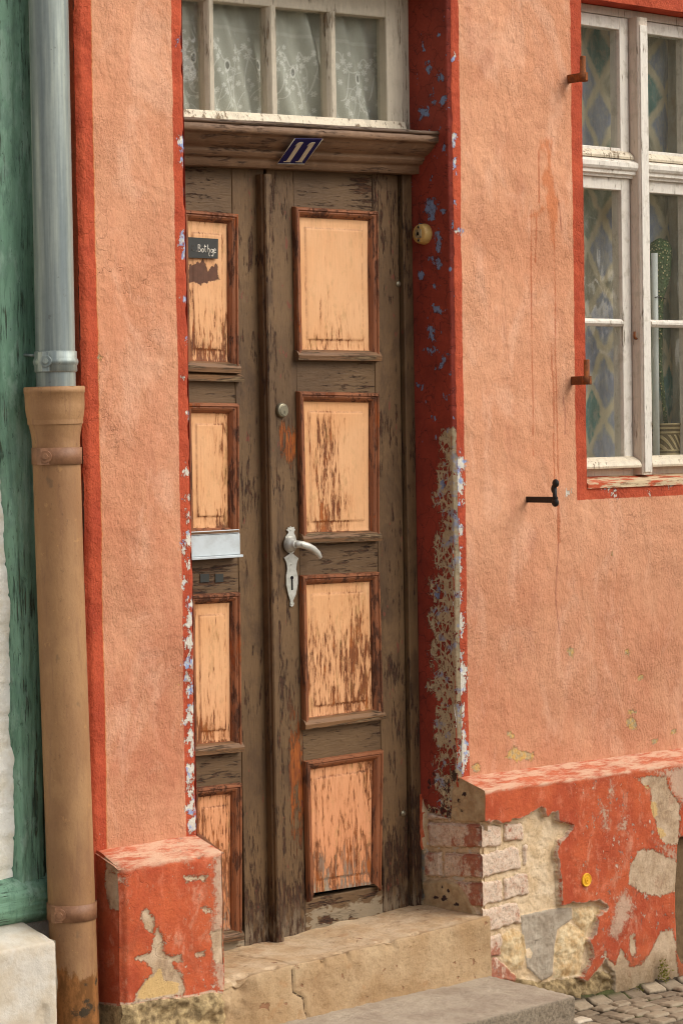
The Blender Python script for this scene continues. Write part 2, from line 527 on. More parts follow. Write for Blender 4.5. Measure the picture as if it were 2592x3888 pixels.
# ---- plinth of the pink house: paint over render over brick and rubble, split by measured fields
def mat_plinth(name='plinth_coats'):
    g = G(name)
    x, y, z = g.xyz()
    red = g.mix(g.sm(g.noise(6, 4, .65), .3, .72), C(198, 98, 60), C(170, 74, 47))
    red = g.mix(g.mul(g.sm(g.noise((22, 22, 16), 5, .7, seed=2), .5, .72), .5), red, C(222, 136, 104))
    red = g.var(red, g.noise(190, 3, seed=3), .10)
    n4 = g.sub(g.noise(90, 6, .78, seed=4), .5)
    n5 = g.sub(g.noise(35, 5, .7, seed=5), .5)
    # scattered grey chips
    chips = g.sm(g.add(g.noise((60, 60, 44), 5, .68, seed=6), g.attr('chipd')), .675, .695)
    col = g.mix(chips, red, g.mix(g.sm(g.noise(40, 3, seed=7), .4, .6), C(150, 134, 120), C(206, 178, 156)))
    w2 = g.sm(g.add(g.noise((17, 17, 9), 6, .78, .5, seed=41), g.mul(g.attr('chipd'), .6)), .56, .68)
    col = g.mix(g.mul(w2, .55), col, C(208, 150, 120))
    w3 = g.sm(g.add(g.noise((30, 30, 14), 6, .78, .4, seed=42), g.mul(g.attr('chipd'), .5)), .62, .68)
    col = g.mix(g.mul(w3, .6), col, C(176, 146, 122))
    # pale wash-off
    wm = g.sm(g.add(g.attr('wash'), g.mul(n4, .12), g.mul(n5, .06)), -.006, .020)
    col = g.mix(g.mul(wm, .8), col, C(198, 172, 146))
    pm = g.sm(g.add(g.attr('pale'), g.mul(n4, .05), g.mul(n5, .02)), -.002, .002)
    col = g.mix(pm, col, g.mix(g.sm(g.noise(18, 4, .65, seed=8), .3, .7), g.mix(g.sm(g.noise(60, 5, .7, seed=35), .4, .6), C(160, 132, 104), C(184, 156, 124)), C(204, 178, 148)))
    ym = g.sm(g.add(g.attr('ochre'), g.mul(n4, .03)), -.001, .002)
    col = g.mix(ym, col, C(208, 172, 116))
    col = g.mix(g.sm(g.add(g.attr('soil'), g.mul(n4, .02)), -.002, .002), col, g.var(C(112, 90, 64), g.noise(40, 4), .25))
    # under coat
    um = g.sm(g.add(g.attr('under'), g.mul(n4, .010)), -.001, .001)
    cream = g.mix(g.sm(g.noise(14, 4, .6, seed=9), .3, .7), C(208, 178, 138), C(226, 202, 168))
    cream = g.var(cream, g.noise(170, 3, seed=10), .10)
    cream = g.mix(g.mul(g.sm(g.noise((40, 40, 90), 4, .7, seed=30), .6, .7), .5), cream, C(164, 134, 88))
    stone = g.var(g.mix(g.sm(g.noise(20, 4, seed=11), .3, .7), C(158, 142, 122), C(182, 168, 148)), g.noise((60, 60, 200), 3), .08)
    yst = g.var(g.mix(g.sm(g.noise(30, 5, .7, seed=12), .32, .68), C(198, 160, 110), C(222, 200, 160)), g.noise(110, 4), .14)
    rub = g.var(g.mix(g.sm(g.noise(38, 5, .7, seed=13), .3, .7), C(120, 100, 72), C(196, 170, 124)), g.noise(140, 4), .18)
    bri = g.mix(g.sm(g.add(g.noise((26, 26, 20), 5, .68, seed=14), g.mul(g.attr('bare'), .3)), .48, .62), C(218, 194, 170), C(170, 104, 80))
    bri = g.mix(g.mul(g.sm(g.noise((45, 45, 45), 6, .75, seed=39), .48, .60), .5), bri, C(196, 150, 122))
    bri = g.mix(g.mul(g.sm(g.noise((100, 100, 100), 5, .75, seed=40), .54, .62), .55), bri, C(150, 124, 102))
    bri = g.var(bri, g.noise(150, 4, .6, seed=15), .13)
    bri = g.mix(g.mul(g.sm(g.noise(70, 3, seed=16), .62, .7), .6), bri, C(140, 130, 122))
    u = g.mix(g.sm(g.add(g.attr('stone'), g.mul(n4, .01)), -.001, .001), cream, stone)
    u = g.mix(g.sm(g.add(g.attr('ystone'), g.mul(n4, .012)), -.001, .001), u, yst)
    u = g.mix(g.sm(g.add(g.attr('rubble'), g.mul(n4, .03)), -.001, .001), u, rub)
    jn = g.mul(g.sm(g.attr('brick'), -.007, -.001), g.inv(g.sm(g.attr('brick'), -.001, .001)), g.sm(g.noise(50, 4, .65, seed=38), .4, .55))
    u = g.mix(g.mul(jn, .6), u, C(132, 104, 70))
    u = g.mix(g.sm(g.add(g.attr('brick'), g.mul(n4, .004)), -.0008, .0008), u, bri)
    u = g.mix(g.sm(g.add(g.attr('drab'), g.mul(n4, .012)), -.001, .001), u, g.var(g.mix(g.sm(g.noise(25, 4, seed=31), .3, .7), C(168, 140, 104), C(196, 172, 134)), g.noise(120, 4, seed=32), .12))
    u = g.mix(g.sm(g.add(g.attr('spots'), g.mul(n4, .03)), -.001, .002), u, C(62, 48, 46))
    col = g.mix(um, col, u)
    # broken rim of the render coat
    rimm = g.mul(g.sm(g.attr('under'), -.007, -.003), g.inv(um), g.sm(g.noise(60, 4, seed=17), .35, .5))
    col = g.mix(g.mul(rimm, .75), col, C(196, 176, 150))
    col = g.mix(g.mul(g.sm(g.noise((13, 13, 7), 5, .7, .6, seed=36), .56, .70), g.inv(um), .32), col, C(150, 84, 58))
    col = g.mix(g.mul(g.sm(g.noise((90, 90, 60), 4, .7, seed=37), .60, .70), .35), col, C(128, 96, 70))
    dirt_and_tone = g.sm(g.add(g.mul(z, -1), g.mul(n5, .10)), .15, .30)
    col = g.mix(g.mul(dirt_and_tone, .55), col, C(112, 94, 66))
    hc = g.mul(g.inv(g.sm(g.vor(8, seed=18, warp=1.0, wscale=18), 0, .02)), g.sm(g.noise(5, 3, seed=19), .5, .62))
    col = g.mix(g.mul(hc, .08), col, C(100, 60, 44))
    top = g.mul(g.attr('top'), g.sm(g.add(g.noise((11, 34, 34), 6, .72, seed=20), g.mul(g.attr('top'), .07)), .45, .66))
    col = g.mix(g.mul(g.attr('top'), .25), col, C(206, 128, 96))
    col = g.mix(g.mul(top, .8), col, C(218, 184, 154))
    n = g.bump(g.noise(110, 5, .62, seed=21), .0026)
    n = g.bump(g.noise(380, 2, seed=22), .001, n)
    n = g.bump(g.inv(g.mx(chips, pm, g.mul(wm, .5))), .0022, n)
    n = g.bump(g.inv(hc), .001, n)
    return g.done(col, .9, n, spec=.2)

# ---- old painted wood; several colour sets
def mat_wood(name, paint, paint2, bare, deep, amount=.5, grain=(1, 1, 0.06), flake=1.0, orange=None, rough=.6, dust=None, spec=.4, extra=None, post=None):
    g = G(name)
    gs = lambda k: tuple(k*a for a in grain)
    low = g.noise(3.0, 3, .6, seed=1)
    p = g.mix(g.sm(low, .3, .7), paint, paint2)
    p = g.var(p, g.noise(gs(110), 4, .6, seed=2), .10)
    f1 = g.noise(gs(170), 5, .68, .2, seed=3)
    f2 = g.noise(gs(46), 4, .6, .3, seed=4)
    f3 = g.noise(5, 3, .6, seed=5)
    fm = g.add(g.mul(f1, .45), g.mul(f2, .38), g.mul(f3, .3), g.attr('wear'))
    if extra: fm = g.add(fm, extra(g))
    th = .690-.14*amount
    m = g.sm(fm, th, th+.022)
    wood = g.mix(g.sm(g.noise(gs(240), 4, .7, seed=6), .35, .65), deep, bare)
    if orange is not None:
        wood = g.mix(g.sm(g.noise(4.5, 3, seed=7), .52, .64), wood, orange)
    col = g.mix(g.mul(m, flake), p, wood)
    rim = g.mul(g.sm(fm, th-.03, th), g.inv(m))
    col = g.mix(g.mul(rim, .35), col, deep)
    cr = g.sm(g.noise(gs(300), 3, .6, .3, seed=8), .66, .72)
    col = g.mix(g.mul(cr, .36), col, deep)
    if dust is not None:
        col = g.mix(g.mul(g.sm(g.noise(26, 4, .6, seed=9), .5, .7), .5), col, dust)
    if post: col = post(g, col, m)
    n = g.bump(g.inv(g.mul(m, flake)), .0016)
    n = g.bump(g.noise(gs(210), 5, .65, seed=10), .0014, n)
    n = g.bump(g.noise(40, 3, seed=11), .0012, n)
    n = g.bump(g.inv(cr), .0016, n)
    return g.done(col, g.lin(m, 0, 1, rough, .85), n, spec=spec)

# ---- peach panels: paint that comes off in upright slivers
def mat_panel():
    g = G('peach_panel_paint')
    x, y, z = g.xyz()
    p = g.mix(g.sm(g.noise(3.5, 3, seed=1), .3, .7), C(226, 174, 126), C(219, 161, 110))
    p = g.mix(g.sm(z, 1.0, .2), p, C(218, 150, 106))
    p = g.var(p, g.noise((60, 60, 14), 4, .6, seed=2), .05)
    w = g.attr('wear')
    f1 = g.noise((250, 250, 26), 5, .70, .3, seed=3)
    f2 = g.noise((95, 95, 11), 5, .66, .4, seed=4)
    f3 = g.noise((22, 22, 9), 4, .65, .5, seed=5)
    fm = g.add(g.mul(f1, .40), g.mul(f2, .44), g.mul(f3, .22), w)
    m = g.sm(fm, .604, .626)
    wood = g.mix(g.sm(g.noise((320, 320, 10), 4, .65, seed=6), .3, .7), C(84, 44, 22), C(150, 86, 42))
    wood = g.mix(g.mul(g.sm(g.noise(14, 3, seed=7), .5, .65), .6), wood, C(176, 96, 34))
    wood = g.mix(g.mul(g.attr('grey'), g.sm(g.noise((110, 110, 7), 4, .6, seed=8), .42, .6)), wood, C(150, 138, 120))
    col = g.mix(m, p, wood)
    rub = g.mul(g.sm(fm, .52, .604), g.inv(m))
    col = g.mix(g.mul(rub, .42), col, C(176, 106, 56))
    ol = g.sm(g.noise((40, 40, 16), 5, .7, seed=9), .54, .68)
    col = g.mix(g.mul(ol, .42, g.sm(w, -.2, .1)), col, C(150, 118, 62))
    gr = g.attr('groove')
    col = g.mix(g.mul(gr, .42, g.sm(g.noise((50, 50, 50), 4, .7, seed=12), .35, .6)), col, C(110, 58, 28))
    pa = g.sm(g.add(g.attr('patch'), g.mul(g.sub(g.noise((90, 90, 50), 5, .7, seed=13), .5), .03)), -.001, .002)
    col = g.mix(pa, col, g.var(C(96, 62, 44), g.noise(60, 4), .2))
    n = g.bump(g.inv(g.mx(m, pa)), .0013)
    n = g.bump(g.noise((190, 190, 12), 4, .6, seed=10), .0009, n)
    n = g.bump(g.noise(60, 3, seed=11), .0008, n)
    return g.done(col, .62, n, spec=.35)

def mat_stone():
    g = G('worn_sandstone')
    x, y, z = g.xyz()
    a = g.mix(g.sm(g.noise(5, 5, .62), .3, .7), C(170, 138, 100), C(188, 160, 124))
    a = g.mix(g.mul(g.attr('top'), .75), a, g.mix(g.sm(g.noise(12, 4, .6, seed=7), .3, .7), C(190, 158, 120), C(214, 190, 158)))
    a = g.mix(g.mul(g.sm(g.noise((9, 9, 9), 5, .7, .8, seed=17), .50, .68), .5), a, C(150, 118, 84))
    a = g.mix(g.mul(g.sm(g.noise((60, 60, 60), 5, .72, seed=18), .56, .68), .4), a, C(120, 92, 66))
    a = g.var(a, g.noise(120, 5, .7, seed=2), .14)
    sp = g.sm(g.noise((28, 28, 28), 4, .6, seed=3), .66, .70)
    a = g.mix(g.mul(sp, .7), a, C(140, 92, 66))
    a = g.mix(g.mul(g.sm(g.noise(16, 4, seed=4), .6, .72), .4), a, C(168, 120, 76))
    ck = g.inv(g.sm(g.add(g.attr('crack'), g.mul(g.sub(g.noise(60, 4), .5), .006)), .0006, .0036))
    a = g.mix(g.mul(ck, .85), a, C(72, 50, 34))
    d = g.sm(g.add(g.attr('soil'), g.mul(g.sub(g.noise(50, 4, seed=6), .5), .6)), .5, .8)
    a = g.mix(g.mul(d, .6), a, C(120, 92, 60))
    n = g.bump(g.noise(60, 5, .65, seed=5), .004)
    n = g.bump(g.noise(260, 3, seed=8), .0012, n)
    n = g.bump(g.inv(sp), .002, n)
    n = g.bump(g.inv(ck), .004, n)
    return g.done(a, .9, n, spec=.2)

def mat_concrete():
    g = G('concrete_step')
    a = g.mix(g.sm(g.noise(7, 5, .62), .3, .7), C(166, 148, 128), C(188, 172, 150))
    a = g.var(a, g.noise(140, 5, .7, seed=2), .14)
    a = g.mix(g.mul(g.sm(g.noise(300, 2, seed=3), .60, .68), .45), a, C(110, 98, 84))
    a = g.mix(g.mul(g.sm(g.noise(260, 2, seed=9), .64, .7), .5), a, C(226, 214, 196))
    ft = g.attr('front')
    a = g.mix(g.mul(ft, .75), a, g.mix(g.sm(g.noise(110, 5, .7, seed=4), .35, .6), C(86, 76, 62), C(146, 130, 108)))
    n = g.bump(g.noise(190, 5, .72, seed=5), .004)
    n = g.bump(g.noise(30, 4, seed=6), .004, n)
    return g.done(a, .93, n, spec=.2)

def mat_simple(name, col, rough=.6, metal=0.0, var=.08, nscale=60, bump=.0006, spec=.4, col2=None, cs=20, lo=.4, hi=.65):
    g = G(name)
    c = col
    if col2 is not None: c = g.mix(g.sm(g.noise(cs, 5, .65, seed=3), lo, hi), col, col2)
    c = g.var(c, g.noise(nscale, 4, .6), var)
    n = g.bump(g.noise(nscale*2.5, 4, .6, seed=2), bump)
    return g.done(c, rough, n, metal, spec)

def mat_zinc():
    g = G('weathered_zinc')
    c = g.mix(g.sm(g.noise((26, 26, .8), 4, .65), .32, .68), C(112, 122, 122), C(172, 178, 166))  # upright pale and dark streaks: striped reflections put into the colour
    c = g.var(c, g.noise((120, 120, 60), 4, .6, seed=2), .07)
    c = g.mix(g.mul(g.sm(g.noise(55, 3, seed=3), .68, .74), .5), c, C(96, 98, 96))
    n = g.bump(g.noise((60, 60, 20), 3, seed=4), .0007)
    return g.done(c, g.lin(g.noise(20, 3, seed=5), .3, .7, .42, .58), n, .5, .5)

def mat_castiron():
    g = G('ochre_painted_iron')
    x, y, z = g.xyz()
    c = g.mix(g.sm(g.noise((9, 9, 4), 4, .6), .3, .7), C(148, 108, 73), C(168, 128, 88))
    c = g.mix(g.mul(g.sm(g.noise((7, 7, 5), 4, .6, seed=2), .5, .68), .5), c, C(132, 94, 66))
    c = g.var(c, g.noise(150, 3, seed=3), .05)
    c = g.mix(g.mul(g.sm(g.noise((50, 50, 5), 5, .7, .3, seed=12), .52, .66), .4), c, C(128, 92, 68))
    c = g.mix(g.mul(g.sm(g.noise((60, 60, 40), 5, .75, seed=13), .60, .68), .5), c, C(106, 78, 56))
    c = g.mix(g.mul(g.sm(g.noise((34, 34, 26), 5, .7, seed=14), .62, .68), .35), c, C(198, 150, 96))
    low = g.sm(g.add(g.mul(z, -1), g.mul(g.sub(g.noise((30, 30, 12), 4, .65, seed=4), .5), .16)), -.105, -.085)
    rust = g.mix(g.sm(g.noise((40, 40, 18), 5, .7, seed=5), .4, .62), C(116, 76, 38), C(152, 100, 54))
    rust = g.mix(g.sm(g.noise(22, 4, .6, seed=6), .56, .66), rust, C(66, 54, 38))
    c = g.mix(low, c, rust)
    c = g.mix(g.mul(g.sm(g.noise((16, 16, 12), 3, seed=7), .70, .76), .5), c, C(104, 84, 64))
    n = g.bump(g.noise((120, 120, 80), 4, seed=8), .0012)
    return g.done(c, g.lin(low, 0, 1, .6, .88), n, 0, .28)

def mat_white_wood(name, white, grey, amount, wood=None):
    return mat_wood(name, white, white, wood or C(150, 128, 100), grey, amount, (1, 1, .12), .9, None, .55, C(176, 164, 142))

def mat_glass():
    g = G('window_glass')
    t = g.t
    out = t.nodes['Material Output']
    tr = t.nodes.new('ShaderNodeBsdfTransparent'); tr.inputs[0].default_value = (.975, .985, .98, 1)
    gl = t.nodes.new('ShaderNodeBsdfGlossy'); gl.inputs['Roughness'].default_value = .015
    fr = t.nodes.new('ShaderNodeFresnel'); fr.inputs['IOR'].default_value = 1.62
    n = g.bump(g.noise((9, 9, 5), 2, .5), .0009)
    t.links.new(n, gl.inputs['Normal']); t.links.new(n, fr.inputs['Normal'])
    du = t.nodes.new('ShaderNodeBsdfDiffuse'); du.inputs[0].default_value = C(150, 146, 130)
    dm = t.nodes.new('ShaderNodeMixShader')
    g.set(dm.inputs[0], g.lin(g.noise((14, 14, 5), 5, .7, .6, seed=4), .3, .72, .02, .13))
    t.links.new(tr.outputs[0], dm.inputs[1]); t.links.new(du.outputs[0], dm.inputs[2]); tr = dm
    mx = t.nodes.new('ShaderNodeMixShader')
    t.links.new(g.mul(fr.outputs[0], g.inv(g.geo.outputs['Backfacing'])), mx.inputs[0]); t.links.new(tr.outputs[0], mx.inputs[1]); t.links.new(gl.outputs[0], mx.inputs[2])
    t.links.new(mx.outputs[0], out.inputs['Surface'])
    return g.m

def mat_lace():
    g = G('lace')
    d = g.attr('lace')
    hole = g.attr('eyelet')
    net = g.noise(420, 1)
    col = g.mix(d, C(206, 204, 190), C(250, 248, 238))
    t = g.t; out = t.nodes['Material Output']
    df = t.nodes.new('ShaderNodeBsdfDiffuse'); g.set(df.inputs['Color'], col)
    tl = t.nodes.new('ShaderNodeBsdfTranslucent'); g.set(tl.inputs['Color'], col)
    m0 = t.nodes.new('ShaderNodeMixShader'); m0.inputs[0].default_value = .10
    t.links.new(df.outputs[0], m0.inputs[1]); t.links.new(tl.outputs[0], m0.inputs[2])
    tr = t.nodes.new('ShaderNodeBsdfTransparent')
    mx = t.nodes.new('ShaderNodeMixShader')
    op = g.mx(g.lin(net, .3, .7, .84, .96), g.mul(d, .97))
    g.set(mx.inputs[0], g.mul(op, g.inv(g.mul(hole, .45))))
    t.links.new(tr.outputs[0], mx.inputs[1]); t.links.new(m0.outputs[0], mx.inputs[2])
    t.links.new(mx.outputs[0], out.inputs['Surface'])
    return g.m

def mat_print():
    """printed curtain: slanted lozenges in slate, teal and moss on sand"""
    g = G('lozenge_print')
    x, y, z = g.xyz()
    wx = g.mul(g.sub(g.noise(11, 3), .5), .02)
    a = g.add(g.mul(x, 6.6), g.mul(z, 4.5), g.mul(wx, 16))
    b = g.add(g.mul(x, -6.0), g.mul(z, 4.4), g.mul(wx, 12))
    fa = g.math('FRACT', a); fb = g.math('FRACT', b)
    ia = g.math('FLOOR', a); ib = g.math('FLOOR', b)
    e = g.mn(g.mn(fa, g.inv(fa)), g.mn(fb, g.inv(fb)))
    loz = g.sm(g.add(e, g.mul(g.sub(g.noise(24, 4, .6), .5), .24)), .04, .16)
    cv = g.t.nodes.new('ShaderNodeCombineXYZ'); g.set(cv.inputs[0], ia); g.set(cv.inputs[1], ib)
    wn = g.t.nodes.new('ShaderNodeTexWhiteNoise'); wn.noise_dimensions = '2D'
    g.t.links.new(cv.outputs[0], wn.inputs['Vector'])
    r = wn.outputs['Value']
    c = g.mix(g.sm(r, .34, .35), C(166, 172, 190), C(160, 168, 150))
    c = g.mix(g.sm(r, .62, .63), c, C(170, 164, 142))
    c = g.mix(g.sm(r, .91, .92), c, C(112, 156, 150))
    c = g.var(c, g.noise((40, 40, 14), 4, .65, seed=5), .25)
    c = g.mix(g.mul(g.sm(g.noise((34, 34, 20), 5, .7, .6, seed=7), .45, .62), .45), c, C(206, 200, 180))
    col = g.mix(loz, C(228, 216, 186), c)
    col = g.var(col, g.noise((30, 30, 8), 4), .12)
    return g.done(col, .95, None, spec=.1)

M = {}
M['wall'] = mat_wall()
M['reveal'] = mat_reveal()
M['plinth'] = mat_plinth()
def door_extra(g):
    x, y, z = g.xyz()
    low = g.mul(g.inv(g.sm(z, .05, .62)), .07)
    edge = g.mul(g.band(x, .43, .48, .01), .045)
    n = g.mul(g.sub(g.noise((40, 40, 12), 4, .65, seed=41), .5), .03)
    pt = g.mul(g.band(g.add(x, n), .482, .548, .004), g.band(g.add(z, g.mul(n, 3)), 1.435, 1.555, .03))
    pt2 = g.mul(g.band(g.add(x, n), .50, .565, .010), g.band(g.add(z, g.mul(n, 3)), .33, .66, .12))
    return g.add(low, edge, g.mul(pt, .12), g.mul(pt2, .10))
def door_post(g, col, m):
    x, y, z = g.xyz()
    n = g.mul(g.sub(g.noise((40, 40, 12), 4, .65, seed=41), .5), .03)
    pt = g.mul(g.band(g.add(x, n), .482, .548, .004), g.band(g.add(z, g.mul(n, 3)), 1.435, 1.555, .03))
    pt2 = g.mul(g.band(g.add(x, n), .50, .565, .010), g.band(g.add(z, g.mul(n, 3)), .33, .66, .12))
    o = g.mix(g.sm(g.noise((200, 200, 14), 4, .65, seed=42), .3, .7), C(128, 58, 20), C(188, 104, 36))
    col = g.mix(g.mul(g.mx(pt, g.mul(pt2, .8)), m), col, o)
    # grey weathered wood at the foot
    ft = g.mul(g.inv(g.sm(g.add(z, g.mul(n, 5)), .04, .14)), g.sm(g.noise((70, 70, 16), 5, .7, seed=43), .46, .54))
    col = g.mix(g.mul(ft, .8), col, C(140, 122, 98))
    col = g.mix(g.mul(g.sm(g.noise((7, 7, 3.5), 5, .7, .5, seed=45), .48, .66), .55), col, C(54, 34, 20))
    rd = g.sm(g.noise((44, 44, 20), 4, .6, seed=44), .665, .69)
    return g.mix(g.mul(rd, .7), col, C(122, 62, 46))
M['door'] = mat_wood('brown_door_paint', C(116, 88, 57), C(97, 72, 45), C(88, 55, 32), C(40, 24, 14), .46, (1, 1, .15), 1.0, None, .6, C(92, 68, 44), .4, door_extra, door_post)
M['door_rail'] = mat_wood('brown_rail_paint', C(110, 84, 55), C(92, 68, 43), C(92, 60, 36), C(42, 26, 16), .50, (.13, 1, 1), 1.0, post=lambda g, col, m: g.mix(g.mul(g.inv(g.sm(g.add(g.xyz()[2], g.mul(g.sub(g.noise((20, 40, 40), 4, .7, seed=51), .5), .12)), .075, .085)), g.sm(g.noise((16, 30, 30), 4, .6, seed=52), .42, .46)), col, C(142, 126, 102)))
M['mould'] = mat_wood('orange_moulding_paint', C(150, 92, 56), C(126, 72, 40), C(96, 54, 30), C(48, 27, 16), .74, (.5, 1, .12), .9, C(150, 76, 30))
M['mould_low'] = mat_wood('bare_drip_moulding', C(128, 92, 58), C(110, 78, 50), C(140, 116, 84), C(58, 42, 28), .8, (.07, 1, 1), .9)
M['panel'] = mat_panel()
M['lintel'] = mat_wood('brown_cornice_paint', C(136, 104, 77), C(114, 86, 63), C(96, 68, 46), C(54, 34, 24), .42, (.10, 1, 1), .9, dust=C(150, 118, 90))
M['lintel_top'] = mat_wood('weathered_ledge', C(86, 64, 46), C(96, 72, 52), C(130, 108, 84), C(44, 30, 22), .6, (.06, 1, 1), .9)
M['transom'] = mat_white_wood('crackled_cream_paint', C(196, 184, 162), C(104, 90, 72), .30)
M['white'] = mat_white_wood('white_window_paint', C(226, 218, 204), C(120, 100, 76), .16)
M['white_dull'] = mat_white_wood('dull_window_paint', C(206, 190, 172), C(120, 98, 74), .22)
M['bottomrail'] = mat_white_wood('flaking_sill_paint', C(218, 204, 178), C(104, 80, 54), .40)
M['stone'] = mat_stone()
M['concrete'] = mat_concrete()
M['zinc'] = mat_zinc()
M['iron'] = mat_castiron()
M['clamp'] = mat_simple('brown_painted_clamp', C(146, 104, 74), .55, 0, .08, 80, .0008, .4, C(126, 86, 60))
M['black'] = mat_simple('black_iron', C(30, 24, 20), .55, 0, .2, 200, .0008, .4)
M['rust'] = mat_simple('rusty_iron', C(112, 66, 40), .85, 0, .2, 120, .0015, .3, C(150, 84, 36), 60)
M['silver'] = mat_simple('silver_paint', C(206, 204, 194), .38, .35, .04, 120, .0004, .5, C(186, 184, 172), 60)
M['steel'] = mat_simple('worn_nickel', C(150, 142, 120), .4, .8, .1, 200, .0003, .5)
M['dark'] = mat_simple('dark_hole', C(20, 16, 14), .9, 0, .1, 60, .0002, .1)
M['slot'] = mat_simple('pale_grey_enamel', C(196, 204, 206), .42, 0, .03, 40, .0004, .45, C(184, 190, 190), 30)
M['blue'] = mat_simple('blue_enamel', C(18, 22, 84), .55, 0, .12, 60, .0004, .2, C(70, 52, 44), 26, .60, .68)
M['digit'] = mat_simple('cream_enamel', C(206, 196, 172), .35, 0, .08, 60, .0003, .5)
M['plate'] = mat_simple('black_plate', C(52, 52, 48), .5, 0, .1, 60, .0003, .4)
M['ink'] = mat_simple('white_lettering', C(232, 226, 210), .6, 0, .04, 60, .0001, .3)
M['scratch'] = mat_simple('worn_lettering', C(84, 82, 74), .6, 0, .1, 60, .0001, .3)
M['bell'] = mat_simple('yellowed_bakelite', C(206, 168, 100), .42, 0, .06, 60, .0004, .45, C(180, 140, 78), 24)
M['bell_btn'] = mat_simple('dirty_button', C(176, 160, 124), .4, .2, .1, 100, .0003, .45, C(120, 106, 80), 80)
M['yellow'] = mat_simple('yellow_plastic', C(236, 176, 40), .45, 0, .05, 60, .0003, .4)
M['glass'] = mat_glass()
M['lace'] = mat_lace()
M['print'] = mat_print()
M['room'] = mat_simple('dim_room', C(70, 64, 56), .95, 0, .1, 5, .001, .1)
M['lime'] = mat_simple('lime_wash', C(236, 233, 222), .92, 0, .06, 50, .003, .2, C(222, 214, 194), 9)
M['limeplinth'] = mat_simple('whitewashed_plinth', C(206, 198, 184), .9, 0, .05, 40, .0018, .2, C(196, 182, 160), 10)

def green_post(g, col, m):
    x, y, z = g.xyz()
    col = g.mix(g.mul(g.sm(g.noise((30, 30, 5), 5, .7, .4, seed=61), .48, .66), .5), col, C(60, 92, 74))
    col = g.mix(g.mul(g.sm(g.noise((16, 16, 6), 5, .7, seed=62), .52, .66), .45), col, C(166, 192, 172))
    return g.mix(g.mul(g.sm(g.noise((90, 90, 30), 4, .7, seed=63), .60, .68), .6), col, C(50, 66, 52))
def mat_greenwood(name, grain):
    return mat_wood(name, C(132, 168, 142), C(108, 146, 120), C(84, 84, 62), C(36, 46, 38), .36, grain, .9, None, .65, C(112, 140, 124), .35, None, green_post)
M['green'] = mat_greenwood('green_post_paint', (1, 1, .05))
M['green_beam'] = mat_greenwood('green_beam_paint', (.06, 1, 1))

# ================================================================== PINK HOUSE
HX0, JL, JR = -.372, 0.0, 1.033          # house corner, door jambs
WX0, WX1 = 1.64, 2.31                    # window opening
HX1, HZ0, HZ1 = 3.4, -.32, 3.3
house = thing('pink_house', 'salmon pink rendered old house with red painted bands and a weathered double door', 'house', (1.2, 0, -.3))

